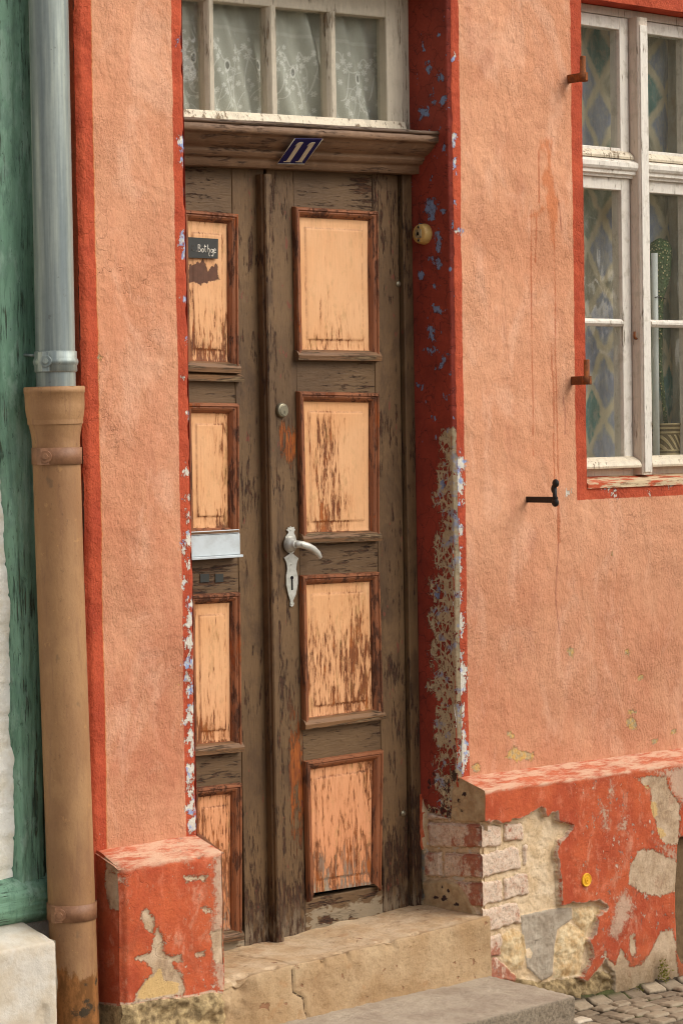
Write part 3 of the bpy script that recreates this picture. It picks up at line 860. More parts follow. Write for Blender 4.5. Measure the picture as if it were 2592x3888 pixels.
# ------------------------------------------------------------------ wall
def wall_patch(x0, x1, z0, z1, step, edgeL=False, edgeR=False):
    xs = np.linspace(x0, x1, max(2, int((x1-x0)/step)+1)); zs = np.linspace(z0, z1, max(2, int((z1-z0)/step)+1))
    X, Z = np.meshgrid(xs, zs, indexing='ij')
    Y = fbm(X, Z, 3.0, 3, 1)*.012+fbm(X, Z, 14, 3, 2)*.004
    fade = np.ones_like(X)
    Y = np.maximum(Y, -.006)*fade
    if x0 == JR: X = X+.022*(1-sst(Z, .405, .425))*(1-sst(X-x0, 0, .03))
    if edgeL: Y = Y+.010*(1-sst(X-x0, 0, .012))+np.maximum(0, fbm(X*0, Z, 22, 4, 5))*.03*(1-sst(X-x0, 0, .016))
    if edgeR: Y = Y+.010*(1-sst(x1-X, 0, .012))+np.maximum(0, fbm(X*0, Z, 22, 4, 6))*.03*(1-sst(x1-X, 0, .016))
    P = np.stack([X, Y, Z], -1)
    at = {}
    big = -1.0
    chips = []
    for b in [(1180, 870, 1260, 1020), (1200, 1035, 1260, 1090), (1222, 1235, 1260, 1305), (1185, 1540, 1240, 1640), (1198, 1640, 1256, 1705), (1185, 245, 1212, 300), (1222, 300, 1245, 360), (1215, 1950, 1256, 2015), (1225, 2235, 1260, 2265)]:
        chips.append(blob(1, *b, 1, 0))
    for b in [(1208, 213, 1232, 245), (1236, 455, 1272, 500), (1215, 828, 1265, 890), (1226, 1000, 1270, 1060), (1232, 1120, 1262, 1185), (1222, 1250, 1285, 1355), (1192, 1300, 1222, 1410), (1232, 1440, 1262, 1490), (1200, 1540, 1232, 1640), (1235, 1690, 1285, 1760), (1220, 1760, 1285, 1920), (1220, 1935, 1292, 2045), (1210, 2070, 1290, 2170), (1225, 2195, 1290, 2270)]:
        chips.append(blob(4, *b, 1, 0))
    for b in [(1218, -10, 1292, 85), (1232, 105, 1302, 195), (1212, 190, 1290, 272), (1232, 295, 1304, 405), (1250, 400, 1290, 470), (1222, 520, 1310, 645), (1238, 680, 1302, 755), (1225, 740, 1305, 870), (1236, 870, 1325, 985)]:
        chips.append(blob(7, *b, 1, 0))
    for b in [(332, 550, 372, 645), (330, 670, 375, 905), (325, 915, 372, 1045), (345, 1050, 388, 1215), (318, 1250, 378, 1340), (338, 1345, 402, 1545), (340, 1555, 385, 1705), (352, 1700, 404, 1990), (335, 175, 386, 285), (328, 290, 384, 400), (352, 430, 384, 480)]:
        chips.append(blob(12, *b, 1, 0))
    for b in [(5, 890, 45, 980), (18, 1060, 52, 1150), (12, 1320, 40, 1380), (55, 1525, 95, 1560), (28, 365, 52, 400)]:
        chips.append(blob(3, *b, 1, 0))
    for b in [(1360, 930, 1410, 985), (1095, 990, 1135, 1035)]:
        chips.append(blob(6, b[0]-320, b[1], b[2]-320, b[3], 1, 0))
    for b in [(415, 2005, 470, 2065), (515, 2085, 570, 2180), (905, 2105, 940, 2140), (1110, 1990, 1180, 2050)]:
        chips.append(blob(18, *b, 1, 0))
    near = (x0 < JR+.2)
    at['chip'] = np.clip(sdfs(X, Z, chips), -.05, .05)
    jl = (1-sst(np.abs(X+.015), .0, .04))*(1-sst(Z, .3, 2.2))*.10
    jr = (1-sst(np.abs(X-1.055), .0, .03))*((1-sst(Z, .5, 1.9))*.12+.02)
    wn = ((X > 1.585) & (Z < 1.37)).astype(float)*.05
    cl = (1-sst(np.abs(X+.345), 0, .04))*(1-sst(Z, .45, .8))*.12
    at['chipd'] = jl+jr+wn+cl
    at['blue'] = sst(Z, 1.0, 1.9)*.14-.05
    at['dirt_and_tone'] = np.where(X < .3, .30+.45*(1-sst(Z, .6, 2.0)), .42*(1-sst(Z, .7, 1.5)))  # left pier browner all over; walls dirtier towards the foot
    at['low'] = 1-sst(Z, .6, 1.5)
    st = [poly(3, [(640, 905), (695, 915), (700, 1100), (722, 1300), (745, 1345), (722, 1540), (708, 1650), (690, 1620), (668, 1480), (648, 1350), (650, 1280), (612, 1190), (660, 1100), (650, 1000), (600, 990)], 1, 0),
          poly(3, [(520, 1440), (650, 1370), (660, 1390), (570, 1470)], 1, 0)]
    at['stain'] = np.clip(sdfs(X, Z, st), -.06, .06)
    L = lambda n, pts: [W(n, a, b, 1, 0) for a, b in pts]
    dr = [L(3, [(706, 1600), (715, 1900), (718, 2285)])+L(6, [(725, 300), (728, 600), (738, 930)]), L(3, [(556, 1400), (560, 2285)])+L(6, [(566, 300), (568, 760)]),
          L(6, [(690, 0), (706, 300), (708, 930)]), L(3, [(605, 1000), (608, 1350)]), L(3, [(590, 1450), (585, 1750)]), L(6, [(725, 1090), (728, 1280), (738, 1400)]), L(6, [(740, 1090), (744, 1340)])]
    P0 = np.stack([X, X*0, Z], -1)
    d = np.full(X.shape, .1)
    for l in dr: d = np.minimum(d, dline(P0, l))
    at['drip'] = np.minimum(d, .1)
    dk = [L(6, [(735, 1330), (722, 1550), (715, 1700), (725, 1800), (745, 1950)]), L(3, [(740, 1350), (748, 1450), (756, 1550)]), L(6, [(775, 370), (782, 480), (783, 610)])]
    d = np.full(X.shape, .1)
    for l in dk: d = np.minimum(d, dline(P0, l))
    at['dripdark'] = np.minimum(d, .1)
    oc = [poly(9, [(600, 255), (640, 180), (680, 215), (750, 230), (755, 265), (650, 268)], 1, 0), blob(9, 600, 105, 655, 150, 1, 0), blob(9, 1255, 15, 1318, 115, 1, 0), blob(9, 1490, 95, 1535, 125, 1, 0),
          blob(9, 405, 280, 470, 330, 1, 0), blob(9, 1395, 140, 1430, 180, 1, 0), blob(9, 1260, -5, 1310, 20, 1, 0), blob(6, 785, 2040, 845, 2105, 1, 0), blob(6, 1265, 2215, 1310, 2265, 1, 0), blob(6, 1175, 2045, 1215, 2090, 1, 0), blob(6, 1075, 1390, 1095, 1430, 1, 0), blob(4, 640, 85, 680, 120, 1, 0)]
    at['ochre'] = np.clip(sdfs(X, Z, oc), -.05, .05)
    return grid_mesh('wall', P, at)

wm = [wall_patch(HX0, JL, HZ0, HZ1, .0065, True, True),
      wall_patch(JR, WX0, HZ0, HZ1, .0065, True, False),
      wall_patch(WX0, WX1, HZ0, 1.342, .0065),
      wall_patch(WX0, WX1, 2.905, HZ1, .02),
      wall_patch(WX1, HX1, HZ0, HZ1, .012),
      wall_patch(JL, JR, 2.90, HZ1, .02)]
# the side of the house towards the green neighbour, and the masonry behind the faces
ys = np.linspace(.010, .6, 40); zs = np.linspace(HZ0, HZ1, 240)
Yg, Zg = np.meshgrid(ys, zs, indexing='ij')
wm.append(grid_mesh('side', np.stack([HX0+fbm(Yg, Zg, 8, 3, 9)*.008-.002, Yg, Zg], -1),
                    {'chip': Yg*0-.05, 'chipd': Yg*0, 'blue': Yg*0, 'dirt_and_tone': Yg*0, 'low': Yg*0, 'stain': Yg*0-.06, 'drip': Yg*0+.1, 'dripdark': Yg*0+.1, 'ochre': Yg*0-.05}, flip=True))
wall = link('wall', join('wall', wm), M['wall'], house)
b = MB()
b.box((HX0+.01, .02, HZ0), (JL-.006, .6, HZ1), 0)
b.box((JR+.012, .02, HZ0), (WX0-.006, .6, HZ1), 0)
b.box((WX0-.006, .11, HZ0), (WX1+.006, .6, 1.33), 0)
b.box((WX0-.006, .11, 2.92), (WX1+.006, .6, HZ1), 0)
b.box((WX1+.006, .02, HZ0), (HX1, .6, HZ1), 0)
b.box((JL-.006, .02, 2.91), (JR+.012, .6, HZ1), 0)
link('masonry', b.me('masonry'), M['limeplinth'], house)
b = MB()                                      # dim rooms behind the two windows
for (x0, x1, z0, z1) in ((1.62, 2.34, 1.2, 3.0), (-.05, 1.1, 2.34, 3.0)):
    b.box((x0, .60, z0), (x1, .62, z1), 0)
    b.box((x0-.02, .26, z0), (x0, .62, z1), 0)
    b.box((x1, .26, z0), (x1+.02, .62, z1), 0)
    b.box((x0, .26, z0-.02), (x1, .62, z0), 0)
    b.box((x0, .26, z1), (x1, .62, z1+.02), 0)
link('room_wall', b.me('room_wall'), M['room'], house)

# ------------------------------------------------------------------ door reveals
def reveal_right():
    ys = np.linspace(-.004, .20, 62); zs = np.linspace(.30, 2.91, 520)
    Y, Z = np.meshgrid(ys, zs, indexing='ij')
    zb = np.interp(ys, [-.004, .0, .028, .036, .05, .095, .14, .158, .2], [.445, .440, .425, .335, .319, .328, .334, .375, .39])[:, None]+fbm(ys*1.0, ys*0, 40, 3, 3)[:, None]*.012
    Z = zb+(Z-.30)*(2.91-zb)/(2.91-.30)
    ax, v = 0, JR
    main = poly(12, [(285, 235), (328, 195), (328, 500), (345, 620), (345, 900), (345, 1250), (355, 1400), (358, 1560), (345, 1680), (365, 1900), (365, 2300), (170, 2260), (150, 2180), (230, 2010), (225, 1900), (262, 1830), (232, 1700),
                     (252, 1560), (205, 1480), (242, 1380), (212, 1290), (242, 1200), (200, 1100), (242, 1020), (212, 920), (272, 840), (232, 780), (242, 680), (290, 560), (270, 500), (240, 440), (258, 400), (292, 420), (255, 300)], ax, v)
    extra = [blob(12, 255, 80, 315, 160, ax, v), blob(12, 262, 330, 300, 400, ax, v)]
    peel = sdfs(Y, Z, [main]+extra)
    redback = sdfs(Y, Z, [poly(10, [(250, 20), (440, 60), (400, 160), (450, 290), (560, 330), (520, 530), (350, 500), (300, 300), (240, 300)], ax, v), blob(10, 540, 10, 730, 130, ax, v)])
    peel = np.where(Z > .5, peel+.009, peel)
    peel = np.minimum(peel, -redback-.004)
    bl = [blob(2, *q, ax, v) for q in [(1300, 1010, 1375, 1140), (1270, 545, 1340, 620), (1375, 380, 1415, 425), (1345, 460, 1365, 540), (1330, 1670, 1368, 1773), (1365, 1340, 1400, 1390), (1285, 1390, 1305, 1440), (1360, 1580, 1390, 1620), (1395, 1070, 1420, 1110), (1365, 1190, 1400, 1300), (1395, 490, 1425, 540), (1325, 330, 1345, 380), (1335, 1310, 1365, 1360)]]
    bl += [blob(5, *q, ax, v) for q in [(1320, 10, 1390, 55), (1365, 115, 1430, 140), (1270, 210, 1310, 240), (1405, 270, 1440, 290), (1410, 60, 1432, 100)]]
    bl += [blob(12, *q, ax, v) for q in [(258, 335, 290, 375), (215, 925, 250, 1000)]]
    blue = sdfs(Y, Z, bl)
    bk = [blob(10, *q, ax, v) for q in [(385, 180, 440, 310), (440, 190, 500, 240), (420, 90, 490, 150), (520, 440, 600, 620), (600, 270, 665, 370), (590, 500, 660, 640), (600, 380, 640, 450), (640, 60, 760, 260), (570, 180, 650, 260), (720, 420, 755, 470), (780, 320, 850, 400), (370, 520, 520, 590), (560, 260, 600, 330)]]
    black = sdfs(Y, Z, bk)
    ragged = np.maximum(0, fbm(Z*0, Z, 22, 4, 5))*.03*(1-sst(Y, 0, .016))
    Xp = JR-.0020+fbm(Y, Z, 9, 3, 4)*.006+.010*(1-sst(Y+.004, 0, .010))+np.clip(peel, 0, .003)+ragged*.6
    at = {'peel': np.clip(peel, -.08, .08), 'blue': np.clip(blue, -.05, .05), 'black': np.clip(black, -.05, .05),
          'flake': np.where(Z > 1.45, 0.0+.03*sst(Y, .16, .05), -.2)}
    return grid_mesh('door_reveal', np.stack([Xp, Y, Z], -1), at, flip=True)
link('door_reveal', reveal_right(), M['reveal'], house, label='door reveal with crazed dark red paint peeling to beige plaster')
ys = np.linspace(.008, .20, 20); zs = np.linspace(HZ0+.3, 2.91, 60)
Yg, Zg = np.meshgrid(ys, zs, indexing='ij')
link('door_reveal', grid_mesh('door_reveal', np.stack([JL-.001+fbm(Yg, Zg, 9, 3, 4)*.004, Yg, Zg], -1),
     {'peel': Yg*0-.08, 'blue': Yg*0-.05, 'black': Yg*0-.05, 'flake': Yg*0-.02}), M['reveal'], house)

# ------------------------------------------------------------------ plinths
ZERO = ('spots', 'soil', 'drab', 'chipd', 'wash', 'pale', 'ochre', 'under', 'stone', 'ystone', 'rubble', 'brick', 'bare', 'top')
def fill(at, shape):
    for k in ZERO:
        if k not in at:
            at[k] = np.full(shape, 0.0 if k in ('chipd', 'bare', 'top') else -.05)
    return at

def wrap_profile(y0, z0, y1, z1, zb, r, step):
    """from the wall down a sloping top, over a rounded arris and down the front"""
    d = Vector((y1-y0, z1-z0)); n = max(4, int(d.length/step))
    pts = [(y0+d.x*i/n, z0+d.y*i/n) for i in range(n)]
    k = 7
    a0 = math.atan2(d.y, d.x)
    cx_, cz_ = y1, z1-r*.8
    st, en = (pts[-1][0], pts[-1][1]), (y1-.0, z1-2*r)
    c = Vector((y1-r*.2, z1+.0))
    for i in range(1, k):
        t = i/k
        p = Vector(st)*(1-t)**2+Vector((y1, z1))*2*t*(1-t)+Vector(en)*t**2
        pts.append((p.x, p.y))
    m = int((en[1]-zb)/step)
    pts += [(y1, en[1]-(en[1]-zb)*i/m) for i in range(m+1)]
    return np.array(pts)

def plinth_right():
    step = .0036
    prof = wrap_profile(.012, .455, -.112, .420, -.36, .007, step)
    xs = np.concatenate([np.arange(1.034, 2.28, step), np.arange(2.28, HX1, .02)])
    S = len(prof)
    X = np.repeat(xs[:, None], S, 1)
    Y = np.repeat(prof[None, :, 0], len(xs), 0).copy(); Z = np.repeat(prof[None, :, 1], len(xs), 0).copy()
    Z -= .012*(X-1.05)
    topm = sst(prof[:, 1], .405, .418)[None, :]*np.ones_like(X)
    front = 1-topm
    ax, v = 1, -.112
    p = lambda pts: poly(11, pts, ax, v)
    E1 = p([(-160, 452), (40, 452), (90, 445), (155, 435), (200, 450), (230, 455), (275, 455), (290, 425), (345, 410), (405, 385), (470, 360), (515, 335), (545, 400), (590, 365), (625, 360), (640, 430), (740, 465), (700, 540), (650, 580), (618, 660), (635, 760), (650, 900), (665, 1070),
            (790, 1045), (940, 1035), (1000, 1080), (930, 1150), (920, 1250), (870, 1330), (900, 1450), (880, 1500), (830, 1590), (780, 1610), (860, 1640), (980, 1500), (990, 1440), (1010, 1520), (1060, 1560), (1060, 1800), (600, 1990), (-160, 1990)])
    E2 = p([(-60, 150), (30, 165), (108, 195), (95, 290), (85, 450), (-60, 450)])          # broken corner at the jamb
    under = sdf(X, Z, E1)
    jag = fbm(X, Z, 38, 4, 3, .55)*.022
    und = (under+jag)*1.0
    und = np.where(topm > .5, np.minimum(und, -.01), und)
    # bricks
    bq = [[(995, 738), (1240, 748), (1248, 965), (1000, 998)], [(1290, 738), (1490, 703), (1500, 890), (1290, 930)], [(1000, 1085), (1450, 988), (1480, 1222), (1000, 1360)], [(1515, 975), (1548, 970), (1548, 1200), (1510, 1205)],
          [(995, 1422), (1250, 1388), (1268, 1618), (1000, 1692)], [(1288, 1372), (1555, 1290), (1575, 1538), (1288, 1612)], [(1000, 1755), (1440, 1645), (1478, 1878), (1010, 2005)]]
    bl = [poly(10, q, ax, -.089) for q in bq]+[p([(65, 1325), (235, 1283), (225, 1445), (65, 1472)]), p([(75, 1505), (200, 1470), (255, 1520), (340, 1600), (345, 1640), (80, 1620)])]
    brick = sdfs(X, Z, bl)+fbm(X, Z, 45, 4, 21)*.015+.0012
    stone = sdf(X, Z, p([(382, 1150), (600, 1100), (762, 1085), (772, 1170), (660, 1250), (630, 1400), (620, 1600), (540, 1640), (430, 1540), (390, 1300)]))
    yst = np.maximum(sdf(X, Z, p([(680, 1240), (740, 1200), (860, 1260), (872, 1350), (832, 1590), (640, 1620), (625, 1420)])), sdf(X, Z, p([(235, 1300), (330, 1240), (400, 1290), (420, 1420), (390, 1540), (300, 1560), (225, 1450)])))
    yst = np.maximum(yst, sdf(X, Z, p([(772, 1090), (930, 1075), (985, 1085), (920, 1200), (862, 1300), (775, 1180)])))
    rub = sdf(X, Z, p([(60, 1640), (350, 1620), (540, 1650), (780, 1610), (1000, 1560), (1060, 1590), (1080, 2000), (40, 2000)]))
    pale = sdfs(X, Z, [p([(1215, 110), (1350, 90), (1440, 100), (1465, 200), (1540, 300), (1545, 450), (1530, 600), (1440, 610), (1390, 560), (1350, 400), (1320, 190)]),
                       p([(1160, 780), (1230, 650), (1330, 640), (1440, 700), (1525, 740), (1520, 960), (1390, 1000), (1260, 970), (1160, 900)]),
                       p([(960, 1580), (985, 1400), (1010, 1470), (1060, 1510), (1100, 1395), (1135, 1440), (1170, 1525), (1260, 1505), (1330, 1400), (1400, 1270), (1490, 1240), (1520, 1400), (1545, 1660), (1300, 1720), (960, 1740)]),
                       p([(1165, 1300), (1200, 1280), (1215, 1400), (1190, 1470), (1165, 1400)])])
    wash = sdfs(X, Z, [p([(1080, 980), (1140, 940), (1200, 1050), (1190, 1120), (1120, 1230), (1080, 1330), (1000, 1290)]), p([(1300, 60), (1568, 5), (1700, -20), (1700, 300), (1560, 320), (1470, 215), (1450, 105), (1340, 85)]), p([(950, 300), (1010, 330), (1000, 560), (960, 480)]), p([(1020, 150), (1060, 140), (1050, 260), (1010, 240)]), p([(1090, 420), (1160, 400), (1150, 520), (1080, 500)]), p([(1330, 560), (1500, 640), (1530, 720), (1440, 700)])])
    och = sdfs(X, Z, [p([(1325, 285), (1365, 290), (1380, 380), (1345, 410), (1322, 340)]), p([(1365, 475), (1420, 490), (1440, 545), (1390, 560)]), p([(1275, 160), (1310, 170), (1315, 195), (1285, 185)])])
    reds = sdf(X, Z, p([(415, 1400), (450, 1390), (470, 1430), (455, 1470), (420, 1465)]))
    dark = sdf(X, Z, p([(1530, 620), (1548, 560), (2200, 500), (2200, 1500), (1568, 1500), (1528, 1400), (1520, 1000)]))
    um = sst(und, -.0018, .0018)
    h = -.0235*um
    bm_ = sst(brick, -.0005, .0028)
    h += um*bm_*(.0085+fbm(X, Z, 60, 3, 7)*.005)
    h += um*sst(stone, -.004, .004)*.005
    h += um*sst(yst, -.01, .02)*(.008+fbm(X, Z, 24, 4, 8)*.024)
    h += um*sst(rub, -.01, .02)*(.006+fbm(X, Z, 26, 4, 11)*.06)
    h += um*(1-bm_)*(fbm(X, Z, 60, 4, 12)*.007+fbm(X, Z, 14, 3, 17)*.006)
    h += (1-um)*(fbm(X, Z, 6, 3, 13)*.012+fbm(X, Z, 40, 3, 14)*.003)-.0016*sst(pale, -.002, .002)*(1-um)
    h -= .035*sst(dark, -.006, .006)*(1-um)
    h = h*front+topm*fbm(X, Z, 20, 3, 15)*.004
    nz = np.gradient(prof[:, 0]); ny = np.gradient(prof[:, 1]); L = np.hypot(nz, ny)
    oy = -(-ny/L)*-1; oz = -(nz/L)
    # outward normal of the profile in the YZ plane
    Yo = (ny/L)[None, :]; Zo = (-nz/L)[None, :]
    Y = Y+h*Yo; Z2 = Z+h*Zo
    at = {'under': np.clip(und, -.05, .05), 'brick': np.clip(brick, -.05, .05), 'stone': np.clip(np.minimum(stone, -reds), -.05, .05), 'ystone': np.clip(yst, -.05, .05), 'rubble': np.clip(rub, -.05, .05),
          'pale': np.clip(np.maximum(pale, dark), -.05, .05), 'wash': np.clip(wash, -.08, .08), 'ochre': np.clip(och, -.05, .05), 'top': topm,
          'bare': sst(Z, .0, -.2)-.25, 'chipd': -.10+.15*sst(X, 1.30, 1.50)*front-.2*topm, 'soil': np.clip(dark, -.05, .05)}
    for k in ('pale', 'wash', 'ochre', 'brick', 'stone', 'ystone', 'rubble', 'soil'):
        at[k] = np.where(topm > .5, -.05, at[k])
    return grid_mesh('plinth', np.stack([X, Y, Z2], -1), fill(at, X.shape), flip=False)

def plinth_end():
    """brick end of the plinth, facing the door"""
    step = .0034
    ys = np.arange(-.110, .196, step); zs = np.arange(-.05, .452, step)
    Y, Z = np.meshgrid(ys, zs, indexing='ij')
    ym_ = np.where(Z > .318, -.1105, -.094)
    Y = ym_+(Y+.110)/.306*(.196-ym_)
    ztop = np.interp(Y, [-.112, -.106, .012, .2], [.414, .424, .459, .459])
    Z = -.05+(Z+.05)*(ztop+.05)/.502
    ax, v = 0, 1.033
    bq = [[(378, 702), (978, 727), (1010, 995), (390, 985)], [(335, 1067), (525, 1062), (540, 1343), (345, 1333)], [(570, 1077), (1010, 1082), (1010, 1358), (580, 1343)], [(380, 592), (500, 610), (620, 655), (385, 668)], [(365, 1395), (1010, 1422), (1010, 1690), (360, 1690)]]
    brick = sdfs(Y, Z, [poly(10, q, ax, v) for q in bq])+fbm(Y, Z, 45, 4, 22)*.009+.001
    blobp = sdf(Y, Z, poly(10, [(300, 1400), (600, 1368), (760, 1440), (860, 1590), (960, 1790), (960, 1900), (200, 1900), (250, 1640), (350, 1600)], ax, v))
    upper = sdf(Y, Z, poly(10, [(745, 150), (1250, 120), (1250, 300), (1200, 300), (1200, 700), (990, 695), (700, 688), (640, 640), (605, 560), (650, 420), (665, 230)], ax, v))+fbm(Y, Z, 50, 4, 6)*.012
    strip = sdf(Y, Z, poly(10, [(100, 340), (322, 350), (335, 700), (325, 1025), (100, 1025)], ax, v))
    h = -.004+.0125*sst(brick, 0, .0045)+fbm(Y, Z, 60, 4, 3)*.006
    h = np.where(blobp > -.004, np.maximum(h, .012*sst(blobp, -.004, .008)+fbm(Y, Z, 18, 4, 5)*.012), h)
    h = h+.008*sst(upper, -.002, .003)*(1-sst(blobp, -.002, .002))
    h = h+.02*sst(strip, -.002, .002)
    X = 1.0405-h
    spots = sdfs(Y, Z, [blob(10, *q, ax, v) for q in [(780, 320, 850, 400), (720, 420, 755, 470), (760, 540, 790, 580), (450, 1560, 530, 1620), (560, 1560, 625, 1640), (560, 1450, 585, 1475), (620, 1490, 660, 1530), (700, 1650, 760, 1690)]])
    at = {'under': np.where(strip > 0, -.05, .05), 'brick': np.clip(np.minimum(brick, -np.maximum(blobp, upper)), -.05, .05), 'spots': np.clip(spots, -.05, .05), 'drab': np.clip(np.maximum(upper, blobp), -.05, .05), 'bare': Y*0-.12+.55*sst(Y, .02, -.09)}
    return grid_mesh('plinth', np.stack([X, Y, Z], -1), fill(at, X.shape), flip=True)

def plinth_left():
    step = .0045
    prof = wrap_profile(.012, .405, -.112, .368, -.36, .012, step)
    xs = np.arange(-.362, .004, step)
    X = np.repeat(xs[:, None], len(prof), 1)
    Y = np.repeat(prof[None, :, 0], len(xs), 0).copy(); Z = np.repeat(prof[None, :, 1], len(xs), 0).copy()
    topm = sst(prof[:, 1], .350, .366)[None, :]*np.ones_like(X)
    ax, v = 1, -.112
    p = lambda pts: poly(7, pts, ax, v)
    pale = sdfs(X, Z, [p([(955, 1475), (1015, 1540), (1010, 1650), (960, 1620), (920, 1540)]),
                       p([(1040, 1600), (1075, 1680), (1080, 1760), (1130, 1800), (1200, 1780), (1200, 1830), (1140, 1840), (1190, 1910), (1230, 2000), (1200, 2055), (1050, 2080), (880, 2110), (900, 2050), (960, 1960), (1010, 1900), (960, 1830), (880, 1810), (1000, 1770), (1010, 1680)]),
                       p([(1395, 1640), (1490, 1610), (1495, 1850), (1420, 1830)]), p([(1210, 1270), (1370, 1260), (1360, 1290), (1230, 1300)]), p([(1330, 1470), (1400, 1480), (1390, 1510), (1340, 1500)]), p([(1290, 1770), (1360, 1760), (1350, 1800), (1300, 1810)])])
    wash = sdfs(X, Z, [p([(1405, 1130), (1500, 1110), (1500, 2050), (1420, 2030), (1400, 1640)]), p([(770, 1280), (840, 1280), (830, 1330), (790, 1320)])])
    rub = sdf(X, Z, p([(600, 2105), (780, 2125), (880, 2112), (1060, 2078), (1250, 2065), (1400, 2030), (1520, 2050), (1520, 2600), (600, 2600)]))
    corner = sdf(X, Z, p([(600, 1185), (700, 1180), (812, 1195), (805, 1250), (770, 1265), (600, 1265)]))
    och = sdf(X, Z, p([(930, 1960), (1010, 1920), (1060, 1850), (1100, 1950), (1200, 1960), (1190, 2050), (1000, 2085), (900, 2090)]))
    round_ = .014*(1-sst(X, -.362, -.345))+.014*(1-sst(-X, -.002, .016))
    h = fbm(X, Z, 6, 3, 2)*.014+fbm(X, Z, 40, 3, 4)*.003-.003*sst(pale, -.002, .002)
    h += sst(rub, -.004, .01)*(.004+fbm(X, Z, 22, 4, 6)*.05)
    h -= .006*sst(corner, -.002, .004)
    h -= .010*sst(blobf(X, Z, p, 1270, 1095, 1365, 1170), 0, .008)
    h = h*(1-.6*topm)-round_*(1-.5*topm)
    nz = np.gradient(prof[:, 0]); ny = np.gradient(prof[:, 1]); L = np.hypot(nz, ny)
    Y = Y+h*(ny/L)[None, :]; Z2 = Z+h*(-nz/L)[None, :]
    at = {'pale': np.clip(np.maximum(pale, corner), -.05, .05), 'wash': np.clip(wash, -.08, .08), 'ochre': np.clip(np.minimum(och, pale)-.004, -.05, .05), 'under': np.clip(rub, -.05, .05), 'rubble': np.clip(rub, -.05, .05),
          'chipd': .0*np.ones_like(X)+.05*sst(X, -.25, -.05), 'top': topm}
    for k in ('pale', 'wash', 'ochre', 'under', 'rubble'):
        at[k] = np.where(topm > .5, -.05, at[k])
    me1 = grid_mesh('a', np.stack([X, Y, Z2], -1), fill(at, X.shape))
    # side facing the drainpipe
    ys = np.linspace(-.106, .2, 60); zs = np.linspace(-.36, .366, 150)
    Ys, Zs = np.meshgrid(ys, zs, indexing='ij')
    Zs2 = np.where(Zs > .30, .30+(Zs-.30)*(.066+.037*sst(Ys, -.11, .01))/.066, Zs)
    s = lambda pts: poly(7, pts, 0, -.362)
    pl = sdfs(Ys, Zs, [s([(690, 1185), (800, 1190), (800, 1265), (700, 1260)]), s([(690, 1255), (790, 1255), (790, 1500), (730, 1490), (700, 1380)])])
    rb = sdf(Ys, Zs, s([(500, 2100), (650, 2110), (900, 2140), (900, 2500), (500, 2500)]))
    Xs = -.362+.010*(1-sst(Ys, -.106, -.085))+fbm(Ys, Zs, 9, 3, 8)*.008+.002
    at2 = {'pale': np.clip(pl, -.05, .05), 'under': np.clip(rb, -.05, .05), 'rubble': np.clip(rb, -.05, .05), 'chipd': Ys*0-.04}
    me2 = grid_mesh('b', np.stack([Xs, Ys, Zs2], -1), fill(at2, Ys.shape), flip=True)
    # side facing the doorway
    Xs = .003-.010*(1-sst(Ys, -.106, -.085))+fbm(Ys, Zs, 9, 3, 9)*.006
    me3 = grid_mesh('c', np.stack([Xs, Ys, Zs2], -1), fill({'chipd': Ys*0, 'pale': Ys*0+.02}, Ys.shape))
    return join('plinth', [me1, me2, me3])

def blobf(X, Z, p, x0, y0, x1, y1):
    return sdf(X, Z, p([(x0, (y0+y1)/2), ((x0*2+x1)/3, y0), ((x0+2*x1)/3, y0), (x1, (y0+y1)/2), ((x0+2*x1)/3, y1), ((x0*2+x1)/3, y1)]))

link('plinth', join('plinth', [plinth_right(), plinth_end()]), M['plinth'], house, label='red painted plinth broken open to brick, cream render and rubble')
link('plinth', plinth_left(), M['plinth'], house, label='red painted plinth block with a rounded top beside the drainpipe')
b = MB()
b.box((1.045, -.055, -.36), (HX1, .02, .40), 0)
b.box((-.345, -.085, -.36), (-.012, .02, .35), 0)
link('plinth_core', b.me('plinth_core'), M['limeplinth'], house)

# ------------------------------------------------------------------ door leaves
YD = .178                                  # face of stiles and rails
def wx(n, x, y, d=YD): return W(n, x, y, 1, d)
def quad(tl, tr, br, bl, d=YD-.018):
    return [np.array(unproj(*q, 1, d))[[0, 2]] for q in (tl, tr, br, bl)]

def panel_mesh(q, wear, patch=None, grey=0.0, seed=0):
    """raised panel in the quad (TL TR BR BL), wear = field function(u, v) with v up"""
    n, m = 60, 110
    u = np.linspace(0, 1, n); v = np.linspace(0, 1, m)
    U, V = np.meshgrid(u, v, indexing='ij')
    tl, tr, br, bl = q
    P = ((bl[None, None]*(1-U[..., None])+br[None, None]*U[..., None])*(1-V[..., None])+(tl[None, None]*(1-U[..., None])+tr[None, None]*U[..., None])*V[..., None])
    wd = np.linalg.norm(tr-tl); ht = np.linalg.norm(tl-bl)
    e = np.minimum(np.minimum(U, 1-U)*wd, np.minimum(V, 1-V)*ht)
    hgt = .0026*sst(e, .036, .040)+.002*(1-sst(e, .0, .02))
    Y = YD+.003-hgt+fbm(P[..., 0], P[..., 1], 5, 2, seed)*.003
    gro = np.exp(-((e-.037)/.0025)**2)
    wr = wear(U, V)+.022+.05*gro+.05*(1-sst(e, 0, .012))
    at = {'wear': wr, 'groove': gro, 'grey': np.full(U.shape, grey)*(1-sst(V, .1, .5)), 'patch': np.full(U.shape, -.05) if patch is None else np.clip(sdfs(P[..., 0], P[..., 1], patch), -.05, .05)}
    return grid_mesh('panel', np.stack([P[..., 0], Y, P[..., 1]], -1), at)

